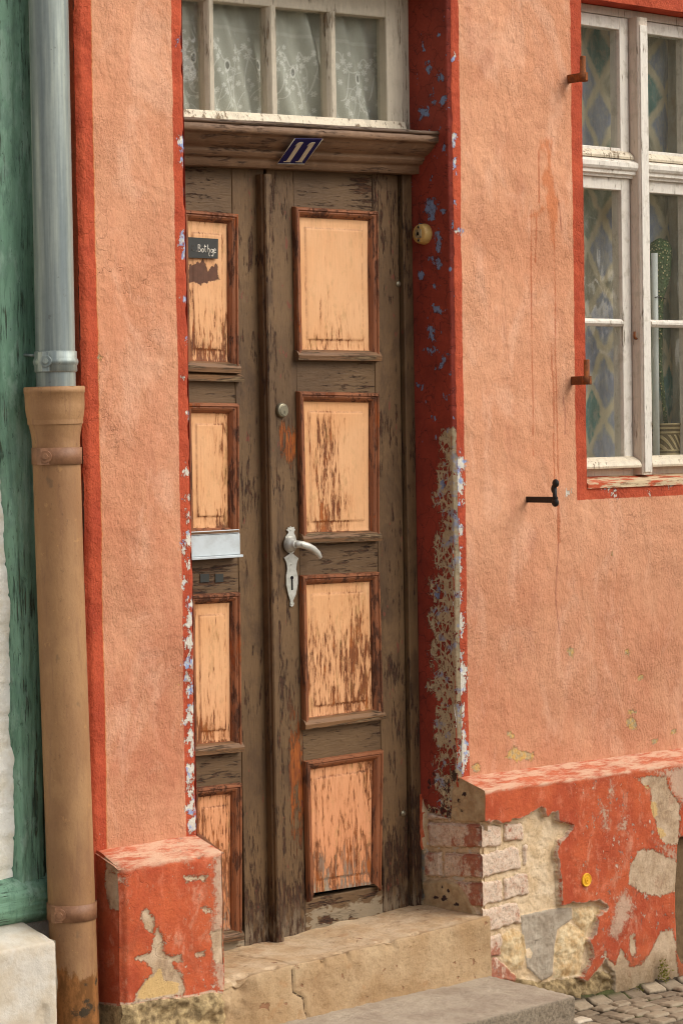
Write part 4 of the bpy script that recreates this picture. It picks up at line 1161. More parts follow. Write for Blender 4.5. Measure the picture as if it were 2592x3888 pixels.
PROF = [(-.002, .002), (.0, .014), (.003, .019), (.008, .0195), (.011, .015), (.014, .0155), (.020, .012), (.026, .004), (.028, .001), (.0285, -.006)]
def moulding(q, prof=PROF, skip=()):
    b = MB()
    b.sweep_frame(q, prof, YD, 0, skip)
    me = b.me('panel_moulding')
    return me

def bar(b, x0, x1, z0, z1, y0, y1, bev=.0025):
    b.box((x0, y0, z0), (x1, y1, z1), bev)

def make_leaf(x0, x1, ztop, zbot, quads, shift, label, wears, patches, bottom_mould):
    st = MB()
    xl = min(q[0][0] for q in quads)-.004; xr = max(q[1][0] for q in quads)+.004
    g_ = .0012
    bar(st, x0, xl+.012, zbot, ztop, YD, YD+.042)
    bar(st, xr-.012, x1, zbot, ztop, YD+.0006, YD+.042)
    leaf = link('door_leaf', st.me('door_leaf'), M['door'], house, label=label)
    zs = [ztop]+[z for q in quads for z in (max(q[0][1], q[1][1])-.012, min(q[2][1], q[3][1])+.012)]+[zbot]
    for i in range(0, len(zs), 2):
        rb = MB()
        bar(rb, xl+.012+g_, xr-.012-g_, zs[i+1], zs[i], YD+.0015, YD+.042)
        link('rail', rb.me('rail'), M['door_rail'], leaf)
    for i, q in enumerate(quads):
        c = sum(q)/4
        def shrink(p, k): return p+(c-p)/np.linalg.norm(c-p)*k
        inner = [shrink(p, .026) for p in q]
        link('panel', panel_mesh(inner, wears[i], patches[i], .9 if i == 3 else 0.0, i+3), M['panel'], leaf)
        link('panel_moulding', moulding(q, PROF, (2,) if (i == 3 and x0 > .4) else ()), M['mould'], leaf)
        if i in bottom_mould:                # weathered bottom member, standing a little further out
            mb = MB()
            bl, br = q[3], q[2]
            pts = [(bl[0]-.004, YD, bl[1]-.006), (bl[0]-.004, YD-.022, bl[1]-.004), (bl[0]-.004, YD-.024, bl[1]+.010), (bl[0]-.004, YD-.016, bl[1]+.022), (bl[0]-.004, YD, bl[1]+.028)]
            mb.prism(pts, (br[0]-bl[0]+.008, 0, br[1]-bl[1]))
            link('panel_moulding', mb.me('panel_moulding'), M['mould_low'], leaf, label='grey weathered bottom moulding')
    return leaf

rq = [quad((1123, 785), (1438, 803), (1442, 1366), (1134, 1362)),
      quad((1138, 1487), (1441, 1494), (1442, 2048), (1152, 2058)),
      quad((1149, 2187), (1443, 2173), (1457, 2726), (1160, 2765)),
      quad((1163, 2893), (1457, 2849), (1449, 3383), (1178, 3425))]
def wearR1(u, v): return -.085+.07*np.exp(-((u-.5)/.25)**2-((v-.25)/.25)**2)+.06*sst(v, .25, .0)
def wearR2(u, v): return -.06+.13*np.exp(-((u-.36)/.20)**2)*sst(v, 1.0, .75)+.05*sst(v, .35, .05)*(1-u)-.06*sst(u, .65, .9)
def wearR3(u, v): return -.055+.08*sst(v, .9, .45)+.06*np.exp(-((u-.75)/.2)**2)-.03*sst(v, .12, .02)
def wearR4(u, v): return -.005+.08*sst(v, .55, .15)+.07*sst(u, .55, .9)*sst(v, .5, .9)
def wearL1(u, v): return -.03+.10*sst(v, .45, .0)
def wearL2(u, v): return -.05+.08*sst(u, .5, .9)+.05*sst(v, .3, 0)
def wearL3(u, v): return -.045+.10*sst(v, .35, .05)
def wearL4(u, v): return .02+.05*sst(v, .9, .4)
leafR = make_leaf(.448, .984, 2.315, .012, rq, 0, 'wider brown door leaf with handle and four peach panels', [wearR1, wearR2, wearR3, wearR4], [None]*4, (0, 1, 2))
xa = .115
def lq(t, tb):
    (tr, br) = t, tb
    a = unproj(*tr, 1, YD-.018); c = unproj(*br, 1, YD-.018)
    return [np.array([xa, a[2]+.004]), np.array([a[0], a[2]]), np.array([c[0], c[2]]), np.array([xa, c[2]+.006])]
lqs = [lq((907, 813), (909, 1412)), lq((910, 1533), (912, 2040)), lq((915, 2251), (921, 2849)), lq((921, 2975), (921, 3564))]
patch1 = [poly(14, [(130, 960), (220, 980), (310, 930), (390, 905), (440, 840), (490, 920), (530, 1060), (560, 1100), (640, 1040), (700, 1000), (760, 960), (810, 1080), (830, 1330), (600, 1380), (400, 1440), (130, 1380)], 1, YD)]
leafL = make_leaf(.052, .436, 2.315, .0, lqs, 0, 'narrower brown door leaf with name plate and letter slot', [wearL1, wearL2, wearL3, wearL4], [patch1, None, None, None], (0, 2, 3))
# cover strip on the meeting edge
a = wx(5, 515, 1000, YD-.022); 
b = MB()
x0_ = W(5, 517, 1000, 1, YD-.038)[0]; x1_ = W(5, 553, 1000, 1, YD-.036)[0]
b.prism([(x0_-.003, YD-.0005, .012), (x0_-.003, YD-.022, .012), (x0_, YD-.026, .012), (x0_, YD-.034, .012), (x0_+.004, YD-.038, .012), (x1_-.006, YD-.038, .012), (x1_, YD-.032, .012), (x1_, YD-.012, .012), (x1_+.005, YD-.008, .012), (x1_+.005, YD-.0005, .012)], (0, 0, 2.273))
link('cover_strip', b.me('cover_strip'), M['door'], leafR)
b = MB()
b.box((.4375, YD+.012, .004), (.4445, YD+.04, 2.31), .001)
link('rebate', b.me('rebate'), M['mould_low'], leafL)
# drip strip under the first left panel
p0 = W(5, 105, 172, 1, YD-.02); p1 = W(5, 376, 180, 1, YD-.02)
b = MB(); b.prism([(.10, YD, p0[2]-.012), (.10, YD-.020, p0[2]-.014), (.10, YD-.022, p0[2]+.001), (.10, YD, p0[2]+.010)], (p1[0]-.10, 0, p1[2]-p0[2]))
link('drip_strip', b.me('drip_strip'), M['mould_low'], leafL)
# letter slot
s0 = W(5, 118, 1000, 1, YD-.022); s1 = W(5, 356, 1104, 1, YD-.022)
b = MB()
b.box((.10, YD-.024, s1[2]+.004), (s1[0], YD-.012, s0[2]), .002)
b.box((.098, YD-.034, s1[2]-.004), (s1[0]+.003, YD-.006, s1[2]+.0035), .0015)
b.box((.098, YD-.012, s1[2]-.002), (s1[0]-.002, YD-.0005, s0[2]+.002), .001, 1)
b.box((.10, YD-.027, s0[2]+.0005), (s1[0]-.004, YD-.004, s0[2]+.0115), .002, 1)
link('letter_slot', b.me('letter_slot'), [M['slot'], M['mould_low']], leafL)
for (xa_, xb_) in ((150, 196), (228, 270)):
    pa = W(5, xa_, 1200, 1, YD); pb = W(5, xb_, 1240, 1, YD)
    b = MB(); b.box((pa[0], YD-.0012, pb[2]), (pb[0], YD+.0012, pa[2]), 0)
    link('sticker', b.me('sticker'), M['plate'], leafL)
# handle plate, rose and lever
YH = YD-.001
outl = [(265, 1432), (280, 1448), (298, 1438), (300, 1456), (312, 1468), (300, 1480), (296, 1500), (312, 1530), (326, 1600), (318, 1660), (295, 1692), (285, 1702), (305, 1722), (342, 1750), (326, 1795), (318, 1860), (334, 1925), (336, 2000), (316, 2110), (288, 2172),
        (298, 2200), (292, 2222), (277, 2232), (262, 2220), (258, 2200), (264, 2178), (240, 2100), (222, 2010), (220, 1930), (232, 1860), (225, 1800), (202, 1746), (240, 1715), (258, 1702), (232, 1690), (208, 1655), (202, 1600), (216, 1535), (244, 1500), (240, 1482), (224, 1470), (238, 1456), (238, 1440), (254, 1450)]
pts = [tuple(W(13, x, y, 1, YH-.002)) for x, y in outl]
b = MB()
b.prism(pts, (0, -.003, 0), 0, 0)
kc = W(13, 283, 1945, 1, YH-.0052)
b.lathe((kc[0], YH-.0045, kc[2]), (0, -1, 0), [(0, .0058), (.0013, .0058)], 20, 1)
b.box((kc[0]-.0032, YH-.0058, kc[2]-.036), (kc[0]+.0032, YH-.0045, kc[2]-.002), 0, 1)
b.ball((kc[0], YH-.004, kc[2]-.034), .0042, 1, (1, .4, 1))
for (sx_, sy_) in ((268, 1467), (277, 1812), (278, 2203)):
    s_ = W(13, sx_, sy_, 1, YH-.005); b.ball((s_[0], YH-.005, s_[2]), .0034, 0, (1, .5, 1))
link('door_handle_plate', b.me('door_handle_plate'), [M['silver'], M['dark']], leafR)
rc = W(13, 262, 1612, 1, YH-.006)
b = MB()
b.lathe((rc[0], YH-.004, rc[2]), (0, -1, 0), [(0, .0245), (.005, .0245), (.009, .0215), (.013, .0215), (.019, .0165), (.026, .0115), (.031, .0105)], 32)
lp = [(rc[0], YH-.026, rc[2]), (rc[0]+.004, YH-.036, rc[2]+.001), (rc[0]+.018, YH-.041, rc[2]-.001), (rc[0]+.040, YH-.043, rc[2]-.007), (rc[0]+.062, YH-.042, rc[2]-.017), (rc[0]+.080, YH-.040, rc[2]-.030), (rc[0]+.090, YH-.038, rc[2]-.043), (rc[0]+.092, YH-.038, rc[2]-.048)]
b.tube(lp, [.0105, .011, .0112, .0108, .0104, .0098, .0082, .003], 20)
b.ball((rc[0]+.012, YH-.050, rc[2]), .006, 0, (1, .6, 1))
link('door_handle', b.me('door_handle'), M['silver'], leafR)
# cylinder lock
lc = W(13, 212, 282, 1, YD-.012)
b = MB()
b.lathe((lc[0]-.004, YD+.001, lc[2]), (0, -1, 0), [(0, .0225), (.004, .0225), (.010, .0205), (.0145, .0165), (.0135, .0160)], 32)
b.lathe((lc[0]-.004, YD-.012, lc[2]), (0, -1, 0), [(0, .0155), (.0022, .0155), (.0028, .0145)], 32)
b.box((lc[0]-.0052, YD-.0156, lc[2]-.010), (lc[0]-.0028, YD-.0146, lc[2]-.001), 0, 1)
link('lock_cylinder', b.me('lock_cylinder'), [M['steel'], M['dark']], leafR)
for (n_, x_, y_) in ((2, 1178, 1470), (8, 1203, 666)):
    s_ = W(n_, x_, y_, 1, YD-.003)
    b = MB(); b.lathe((s_[0], YD+.001, s_[2]), (0, -1, 0), [(0, .009), (.003, .009), (.004, .006), (.004, .005), (.007, .0045)], 18)
    link('screw', b.me('screw'), M['steel'], leafR)
# frame
b = MB()
b.box((.990, YD-.014, .01), (1.030, YD+.06, 2.33), .003)
b.box((.002, YD-.014, .0), (.046, YD+.06, 2.33), .003)
b.box((.046, YD-.004, 2.318), (.990, YD+.06, 2.335), .001)
link('door_frame', b.me('door_frame'), M['door'], house)
b = MB(); b.box((.0, YD+.05, -.02), (1.03, YD+.07, 2.34), 0)
link('door_stop', b.me('door_stop'), M['dark'], house)  # near-black sheet behind both leaves, stands in for the darkness in the gaps

# ------------------------------------------------------------------ cornice over the door
TILT = .025
def tz(z, x): return z+TILT*(x-1.033)
prof = [(.176, 2.317), (.132, 2.317), (.131, 2.338), (.126, 2.344), (.118, 2.345), (.115, 2.350), (.110, 2.354), (.106, 2.360), (.107, 2.366), (.100, 2.369), (.089, 2.374), (.074, 2.385), (.062, 2.397), (.055, 2.404), (.048, 2.405), (.045, 2.411), (.044, 2.424), (.048, 2.4295)]
xs = np.linspace(.004, 1.036, 160)
P = np.array([[(x, y+fbm(np.array([x]), np.array([z*3]), 9, 3, 3)[0]*.0022, tz(z, x)+fbm(np.array([x]), np.array([z]), 4, 2, 4)[0]*.002) for y, z in prof] for x in xs])
ci = link('door_cornice', grid_mesh('door_cornice', P, None, flip=True), M['lintel'], house)
xs = np.linspace(.004, 1.036, 120)
tp = [(.050, 2.4285), (.044, 2.4285), (.041, 2.431), (.041, 2.438), (.045, 2.4405), (.10, 2.444), (.175, 2.449)]
P = np.array([[(x, y+fbm(np.array([x]), np.array([z*3]), 16, 3, 5)[0]*.003, tz(z, x)+fbm(np.array([x]), np.array([z*2]), 14, 3, 6)[0]*.003) for y, z in tp] for x in xs])
link('cornice_ledge', grid_mesh('cornice_ledge', P, None, flip=True), M['lintel_top'], ci)

# ------------------------------------------------------------------ transom light above the door
tw = link('transom_window', None or MB().box((1.000, .168, 2.446), (1.0315, .215, 2.90), .004).box((.003, .168, 2.425), (.033, .215, 2.90), .004).box((.033, .168, 2.862), (1.000, .215, 2.90), .004).me('transom_window'), M['transom'], house)
b = MB()
b.box((.926, .160, 2.447), (.997, .205, 2.858), .004, tilt=TILT)
b.box((.036, .160, 2.447), (.096, .205, 2.858), .004, tilt=TILT)
b.box((.096, .1605, 2.793), (.926, .205, 2.858), .004, tilt=TILT)
link('sash_frame', b.me('sash_frame'), M['transom'], tw)
b = MB()
b.prism([(.0365, .205, 2.447), (.0365, .150, 2.447), (.0365, .148, 2.455), (.0365, .158, 2.478), (.0365, .205, 2.482)], (.960, 0, .960*TILT))
for v in b.bm.verts: v.co.z -= TILT*(1.0-.0365)
link('bottom_rail', b.me('bottom_rail'), M['bottomrail'], tw)
for (x0, x1) in ((.212, .246), (.449, .486), (.687, .723)):
    b = MB()
    b.prism([(x0, .200, 2.476), (x0, .172, 2.476), (x0+.006, .163, 2.476), (x0+.010, .159, 2.476), (x1-.010, .159, 2.476), (x1-.006, .163, 2.476), (x1, .172, 2.476), (x1, .200, 2.476)], (0, 0, .322))
    for v in b.bm.verts: v.co.z += TILT*(v.co.x-1.0)
    link('glazing_bar', b.me('glazing_bar'), M['transom'], tw)
b = MB()
gx = [.094, .229, .4675, .705, .928]
for i in range(4):
    b = MB(); b.box((gx[i], .190, 2.474+TILT*(gx[i]-1)), (gx[i+1], .193, 2.80+TILT*(gx[i+1]-1)), 0)
    link('pane', b.me('pane'), M['glass'], tw)
# lace curtain
xs = np.linspace(.02, 1.03, 560); zs = np.linspace(2.40, 2.86, 250)
X, Z = np.meshgrid(xs, zs, indexing='ij')
sl = X+.35*(Z-2.6)
Y = .222+.010*np.sin(sl*34+2*np.sin(sl*9))+.006*np.sin(sl*79)+fbm(X, Z, 6, 3, 2)*.02
def lace_pattern(X, Z):
    rs = np.random.RandomState(12)
    la = np.zeros_like(X); ey = np.zeros_like(X)
    def flower(cx, cz, r):
        dx, dz = X-cx, Z-cz
        rr = np.hypot(dx, dz)/r; th = np.arctan2(dz, dx)+cx*40
        pet = np.abs(np.cos(3*th))
        lim = .55+.45*pet
        f = sst(rr, lim, lim-.18)*(1-sst(rr, .22, .12))
        np.maximum(la, f*(1-.45*sst(np.abs(rr-.55), .12, .02)), out=la)
    def eyelet(cx, cz, rx, rz):
        q = np.hypot((X-cx)/rx, (Z-cz)/rz)
        np.maximum(ey, 1-sst(q, .62, .72), out=ey)
        np.maximum(la, sst(q, .62, .72)*(1-sst(q, 1.0, 1.12)), out=la)
    def stem(x0, z0, x1, z1, w_=.0016):
        t = np.linspace(0, 1, 14)
        k = rs.uniform(-.02, .02)
        px = x0+(x1-x0)*t+k*np.sin(math.pi*t); pz = z0+(z1-z0)*t+.012*np.sin(2*math.pi*t)
        dd = dline(np.stack([X, X*0, Z], -1), [(a_, 0, c_) for a_, c_ in zip(px, pz)])
        np.maximum(la, (1-sst(dd, w_*.6, w_*1.6))*.85, out=la)
    per = .128
    for i in range(8):
        cx = .03+per*i
        top = 2.655+.012*(i % 2)
        eyelet(cx+.055, top-.050, .010, .017)
        for (dx, dz, r) in ((0, 0, .012), (.022, -.012, .011), (.010, -.028, .011), (-.018, -.018, .011), (.085, -.006, .012), (.100, -.026, .011), (.078, -.030, .010), (.020, .022, .009), (.055, -.095, .010), (.034, -.110, .009), (.078, -.112, .009)):
            flower(cx+dx, top+dz, r)
        stem(cx, top, cx+.055, top-.028); stem(cx+.055, top-.075, cx+.085, top-.15); stem(cx+.085, top, cx+per, top+.01)
        stem(cx+.02, top-.03, cx-.01, top-.12)
        for k in range(20):
            flower(cx+rs.uniform(0, per), top-rs.uniform(.03, .23), rs.uniform(.006, .011))
        for k in range(8):
            stem(cx+rs.uniform(0, per), top-rs.uniform(.02, .2), cx+rs.uniform(0, per), top-rs.uniform(.06, .24), .0009)
    la = np.maximum(la, .25*(1-sst(np.abs(Z-2.715), .004, .007)))
    return la, ey
la_, ey_ = lace_pattern(X+.10*np.maximum(0, 2.6-Z)*np.sin(X*6), Z)
lace = link('lace_curtain', grid_mesh('lace_curtain', np.stack([X, Y, Z], -1), {'lace': la_, 'eyelet': ey_}), M['lace'], None, 'flowered white lace curtain hanging behind the four panes above the door', 'curtain')

# ------------------------------------------------------------------ window on the right
YW = .07
win = link('window', MB().box((1.6405, YW, 1.36), (1.664, YW+.06, 2.903), .002).box((2.286, YW, 1.36), (2.3095, YW+.06, 2.903), .002)
           .box((1.664, YW, 2.876), (2.286, YW+.06, 2.903), .002).box((1.664, YW+.004, 1.352), (2.286, YW+.06, 1.390), .002).me('window'), M['white_dull'], house)
# mullion and transom bar
b = MB()
b.prism([(1.951, YW+.05, 1.362), (1.951, .036, 1.362), (1.955, .031, 1.362), (1.997, .031, 1.362), (2.001, .036, 1.362), (2.001, YW+.05, 1.362)], (0, 0, 1.514))
link('mullion', b.me('mullion'), M['white_dull'], win)
b = MB(); b.box((1.9575, .0265, 1.37), (1.9945, .0315, 2.85), .002)
link('mullion_face', b.me('mullion_face'), M['white'], win)
tpf = [(YW+.05, 2.345), (.060, 2.345), (.058, 2.352), (.048, 2.356), (.047, 2.366), (.041, 2.370), (.036, 2.378), (.036, 2.392), (.042, 2.396), (.060, 2.406), (YW+.05, 2.412)]
for (x0, x1) in ((1.664, 1.951), (2.001, 2.286)):
    b = MB(); b.prism([(x0, y, z) for y, z in tpf], (x1-x0, 0, 0))
    link('transom_bar', b.me('transom_bar'), M['white'], win)
def casement(x0, x1, z0, z1, sw, bars, wr=False):
    b = MB()
    t = .034
    b.box((x0, YW+.001, z0), (x0+sw, YW+.045, z1), .002)
    b.box((x1-sw, YW+.001, z0), (x1, YW+.045, z1), .002)
    b.box((x0+sw, YW+.0018, z1-.040), (x1-sw, YW+.045, z1), .002)
    b.box((x0+sw, YW+.0018, z0), (x1-sw, YW+.045, z0+(.036 if not wr else .034)), .002)
    f = link('casement', b.me('casement'), M['white'], win)
    for zb in bars:
        b = MB(); b.prism([(x0+sw, YW+.03, zb-.013), (x0+sw, YW+.006, zb-.013), (x0+sw, YW-.004, zb-.004), (x0+sw, YW-.004, zb+.003), (x0+sw, YW+.008, zb+.012), (x0+sw, YW+.03, zb+.012)], (x1-x0-2*sw, 0, 0))
        link('glazing_bar', b.me('glazing_bar'), M['white'], f)
    zl = [z0+.03]+list(bars)+[z1-.036]
    for a_, c_ in zip(zl[:-1], zl[1:]):
        b = MB(); b.box((x0+sw-.006, YW+.014, a_), (x1-sw+.006, YW+.0165, c_), 0)
        link('pane', b.me('pane'), M['glass'], f)
    # weather bar
    b = MB()
    if wr: pr = [(YW+.001, z0-.002), (.034, z0-.001), (.032, z0+.006), (.040, z0+.020), (.056, z0+.030), (YW+.001, z0+.036)]
    else: pr = [(YW+.001, z0-.001), (.052, z0-.001), (.050, z0+.006), (.060, z0+.018), (YW+.001, z0+.026)]
    b.prism([(x0, y, z) for y, z in pr], (x1-x0, 0, 0))
    link('weather_bar', b.me('weather_bar'), M['bottomrail'], f)
for (x0, x1) in ((1.665, 1.947), (2.005, 2.285)):
    casement(x0, x1, 2.408, 2.874, .042, [])
    casement(x0, x1, 1.388, 2.345, .042, [1.868], True)
b = MB(); b.tube([(1.951, .052, 1.815), (1.944, .052, 1.815), (1.938, .050, 1.820), (1.938, .050, 1.838)], [.004, .004, .004, .0035], 10)
link('hook', b.me('hook'), M['rust'], win)
# sill, head and sides of the opening
b = MB(); b.prism([(1.641, .075, 1.33), (1.641, -.004, 1.325), (1.641, -.004, 1.342), (1.641, .075, 1.362)], (.668, 0, 0))
def mat_sill():
    g = G('worn_red_sill')
    c = g.mix(g.sm(g.noise((9, 40, 40), 5, .68), .44, .54), C(186, 84, 52), C(206, 182, 146))
    c = g.mix(g.mul(g.sm(g.noise((12, 90, 90), 4, .7, seed=3), .55, .62), .7), c, C(120, 82, 56))
    return g.done(c, .85, g.bump(g.noise((20, 90, 90), 4), .003))
M['sill'] = mat_sill()
link('window_sill', b.me('window_sill'), M['sill'], win)
b = MB()
b.box((1.625, .004, 1.342), (1.6395, .14, 2.905), 0)
b.box((2.3105, .004, 1.342), (2.325, .14, 2.905), 0)
b.box((1.6395, .0, 2.9045), (2.3105, .14, 2.93), 0)
link('window_reveal', b.me('window_reveal'), mat_simple('red_window_reveal', C(190, 74, 44), .85, 0, .12, 60, .002, .25, C(170, 60, 36), 12), win)
# curtain
xs = np.linspace(1.60, 2.36, 200); zs = np.linspace(1.30, 2.93, 40)
X, Z = np.meshgrid(xs, zs, indexing='ij')
Y = .205+.010*np.sin(X*33+1.5*np.sin(X*8))+fbm(X, Z, 4, 2, 2)*.02
link('patterned_curtain', grid_mesh('patterned_curtain', np.stack([X, Y, Z], -1)), M['print'], None, 'curtain printed with slate and teal lozenges hanging inside the white window', 'curtain')
# inner sill board with the cactus
b = MB(); b.box((1.62, .125, 1.385), (2.33, .26, 1.405), .003)
link('inner_sill', b.me('inner_sill'), M['white_dull'], win)
cx0 = W(18, 1112, 1500, 1, .165)
PX, PYY, PZ = cx0[0], .165, 1.406
cac = thing('potted_cactus', 'spiny column cactus tied to a white stake in a woven tin pot inside the window', 'potted plant', (PX, PYY, PZ))
hp = W(18, 1112, 1345, 1, .13)[2]-PZ
b = MB(); b.lathe((PX, PYY, PZ), (0, 0, 1), [(0, .050), (hp*.04, .0505), (hp*.05, .049), (hp*.5, .0515), (hp*.94, .0535), (hp*.96, .056), (hp, .056), (hp, .051), (hp*.9, .050)], 48, cap=False)
def mat_pot():
    g = G('woven_tin')
    x, y, z = g.xyz()
    wv = g.math('SINE', g.mul(z, 420)); an = g.math('SINE', g.add(g.mul(x, 330), g.mul(z, 210)))
    mid = g.band(z, PZ+.035, PZ+.085, .003)
    pat = g.add(g.mul(mid, g.sm(an, -.2, .6)), g.mul(g.inv(mid), g.sm(wv, -.3, .5)))
    c = g.mix(pat, C(112, 92, 62), C(186, 164, 120))
    return g.done(c, .5, g.bump(pat, .002), .2)
link('pot', b.me('pot'), mat_pot(), cac)
b = MB(); b.lathe((PX, PYY, PZ+hp*.9), (0, 0, 1), [(0, .0495), (.003, .048), (.005, .001)], 32)
link('soil', b.me('soil'), mat_simple('potting_soil', C(70, 54, 38), .95, 0, .2, 120, .004, .1), cac)
ctop = W(18, 1120, 0, 1, .165)
zt = W(3, 1400, 1590, 1, .165)[2]
stx = W(18, 988, 700, 1, .150)[0]
b = MB(); b.tube([(stx, .150, PZ+.01), (stx+.001, .150, W(3, 1380, 1690, 1, .15)[2])], .0115, 16)
link('stake', b.me('stake'), mat_simple('white_stake', C(214, 216, 210), .4, 0, .03, 40, .0003, .4), cac)
cb = W(3, 1410, 1990, 1, .168); cm = W(3, 1425, 1760, 1, .168)
pts = [(PX, .165, PZ+hp*.8), (PX-.012, .166, PZ+hp+.08), (PX-.028, .167, PZ+hp+.20), (cb[0]-.006, .168, cb[2]), (cm[0]-.004, .168, cm[2]-.04), (cm[0]-.008, .168, cm[2]+.05), (cm[0]-.010, .168, zt-.012), (cm[0]-.010, .168, zt)]
b = MB(); b.tube(pts, [.008, .007, .008, .018, .034, .040, .030, .006], 20)
def mat_cactus():
    g = G('spiny_cactus')
    d = g.vor(95, 'F1')
    c = g.mix(g.inv(g.sm(d, .15, .35)), C(74, 96, 56), C(206, 192, 142))
    return g.done(c, .7, g.bump(g.inv(d), .006))
link('cactus_stem', b.me('cactus_stem'), mat_cactus(), cac)
b = MB(); b.tube([(stx-.013, .138, cb[2]), (stx, .136, cb[2]+.002), (stx+.013, .140, cb[2]+.001), (cb[0]+.01, .150, cb[2]-.003), (cb[0]+.012, .17, cb[2])], .0016, 8)
link('tie_wire', b.me('tie_wire'), M['black'], cac)

# ================================================================== THINGS FIXED TO THE HOUSE
# house number 11
ct = {}
yt, yb = .026, .118
TL = W(15, 610, 130, 1, yt); TR = W(15, 1165, 135, 1, yt); BL = W(15, 265, 625, 1, yb); BR = W(15, 810, 635, 1, yb)
A = np.array([[610, 130, 1], [1165, 135, 1], [265, 625, 1]], float)
Mx = np.linalg.solve(A, np.array([TL, TR, BL]))
nrm = np.cross(TR-TL, BL-TL); nrm = nrm/np.linalg.norm(nrm)
if nrm[1] > 0: nrm = -nrm
def on_plate(x, y, off=0.0): return tuple(np.array([x, y, 1.0])@Mx+nrm*off)
num = thing('house_number_sign', 'small blue enamel sign reading 11 leaning on the moulding above the door', 'sign', tuple((TL+BR)/2))
b = MB()
b.prism([on_plate(*q) for q in ((612, 130), (1165, 135), (812, 633), (262, 626))], tuple(nrm*.0022), 0, .0006)
link('plate', b.me('plate'), M['blue'], num)
def digit(dx, dy):
    b = MB()
    o = lambda pts: [on_plate(x+dx, y+dy, .0024) for x, y in pts]
    b.prism(o([(716, 192), (786, 196), (548, 545), (520, 578), (432, 578), (468, 540), (664, 238)]), tuple(nrm*.0007))
    b.prism(o([(720, 192), (664, 238), (618, 270), (628, 256), (672, 212)]), tuple(nrm*.0006))
    b.prism(o([(388, 578), (432, 574), (520, 574), (534, 582), (530, 594), (390, 588)]), tuple(nrm*.0005))
    return b.me('digit')
for q in ((0, 0), (236, 4)):
    link('digit', digit(*q), M['digit'], num)
b = MB()
ring = [(612, 130), (1165, 135), (812, 633), (262, 626)]
for i in (1, 2, 3):
    p0_, p1_ = ring[i], ring[(i+1) % 4]
    b.tube([on_plate(*p0_, .0022), on_plate(*p1_, .0022)], .0011, 8)
link('rim', b.me('rim'), M['digit'], num)

# name plate
YP = YD-.006
npl = thing('name_plate', 'small black plate with white hand lettering on the narrow door leaf', 'sign', tuple(W(14, 470, 590, 1, YP)))
c4 = [W(14, *q, 1, YP) for q in ((145, 325), (800, 358), (795, 832), (150, 815))]
xl_ = c4[0][0]-.022
c4[0] = np.array([xl_, YP, c4[0][2]+.001]); c4[3] = np.array([xl_, YP, c4[3][2]+.001])
b = MB(); b.prism([tuple(p) for p in c4], (0, -.0018, 0), 0, .0004)
link('plate', b.me('plate'), M['plate'], npl)
def ell(cx, cy, rx, ry, n=14): return [(cx+rx*math.cos(2*math.pi*i/n), cy+ry*math.sin(2*math.pi*i/n)) for i in range(n+1)]
strokes = {'B': [[(330, 490), (332, 662)], [(322, 496), (358, 496), (378, 520), (374, 552), (342, 574), (378, 590), (390, 620), (380, 652), (328, 664)]],
           'o': [ell(436, 632, 24, 42)], 't': [[(486, 496), (492, 600), (496, 648), (514, 672)], [(468, 542), (522, 532)]],
           'h': [[(560, 496), (554, 672)], [(556, 612), (582, 592), (602, 610), (596, 668), (582, 712), (590, 752), (608, 768)]],
           'g': [ell(656, 642, 24, 40), [(684, 606), (690, 700), (682, 760), (664, 772), (644, 744)]],
           'e': [[(706, 652), (738, 640), (740, 604), (720, 592), (702, 622), (702, 664), (720, 690), (746, 682)]], 'dot': [[(288, 640), (290, 652)]]}
def stroke_mesh(sts, r):
    b = MB()
    for s_ in sts:
        b.tube([tuple(W(14, x, y, 1, YP-.0019)) for x, y in s_], r, 8)
    return b.me('lettering')
link('lettering', stroke_mesh([s_ for k in strokes for s_ in strokes[k]], .00105), M['ink'], npl)
link('lettering', stroke_mesh([[(250, 512), (214, 506), (182, 530), (172, 580), (186, 625), (236, 648)]], .0011), M['scratch'], npl, label='worn off first letter C')

# doorbell on the reveal
bc = W(16, 590, 570, 0, JR)
bell = thing('doorbell', 'round yellowed doorbell with a square button on the dark red reveal', 'doorbell', tuple(bc))
b = MB(); b.lathe((JR+.004, bc[1], bc[2]), (-1, 0, 0), [(0, .0325), (.010, .0325), (.026, .0300), (.0295, .0285), (.0315, .0255), (.032, .015)], 48)
link('housing', b.me('housing'), M['bell'], bell)
fx = JR-.0275
b = MB(); b.box((fx-.0042, bc[1]-.0125, bc[2]-.0135), (fx+.001, bc[1]+.0125, bc[2]+.0135), .0015)
link('button', b.me('button'), M['bell_btn'], bell)
b = MB()
b.prism([(fx-.0044, bc[1]+dy, bc[2]+dz) for dy, dz in ((-.006, -.005), (-.004, -.003), (-.004, .003), (0, .007), (.004, .003), (.004, -.003), (.006, -.005))], (-.0008, 0, 0))
link('bell_symbol', b.me('bell_symbol'), M['dark'], bell)
for dz in (.0205, -.0205):
    b = MB(); b.lathe((fx+.001, bc[1], bc[2]+dz), (-1, 0, 0), [(0, .0058), (.0024, .0056), (.003, .004)], 18); b.lathe((fx-.0018, bc[1], bc[2]+dz), (-1, 0, 0), [(0, .0024), (.0006, .0024)], 12, 1)
    link('screw', b.me('screw'), [M['steel'], M['dark']], bell)

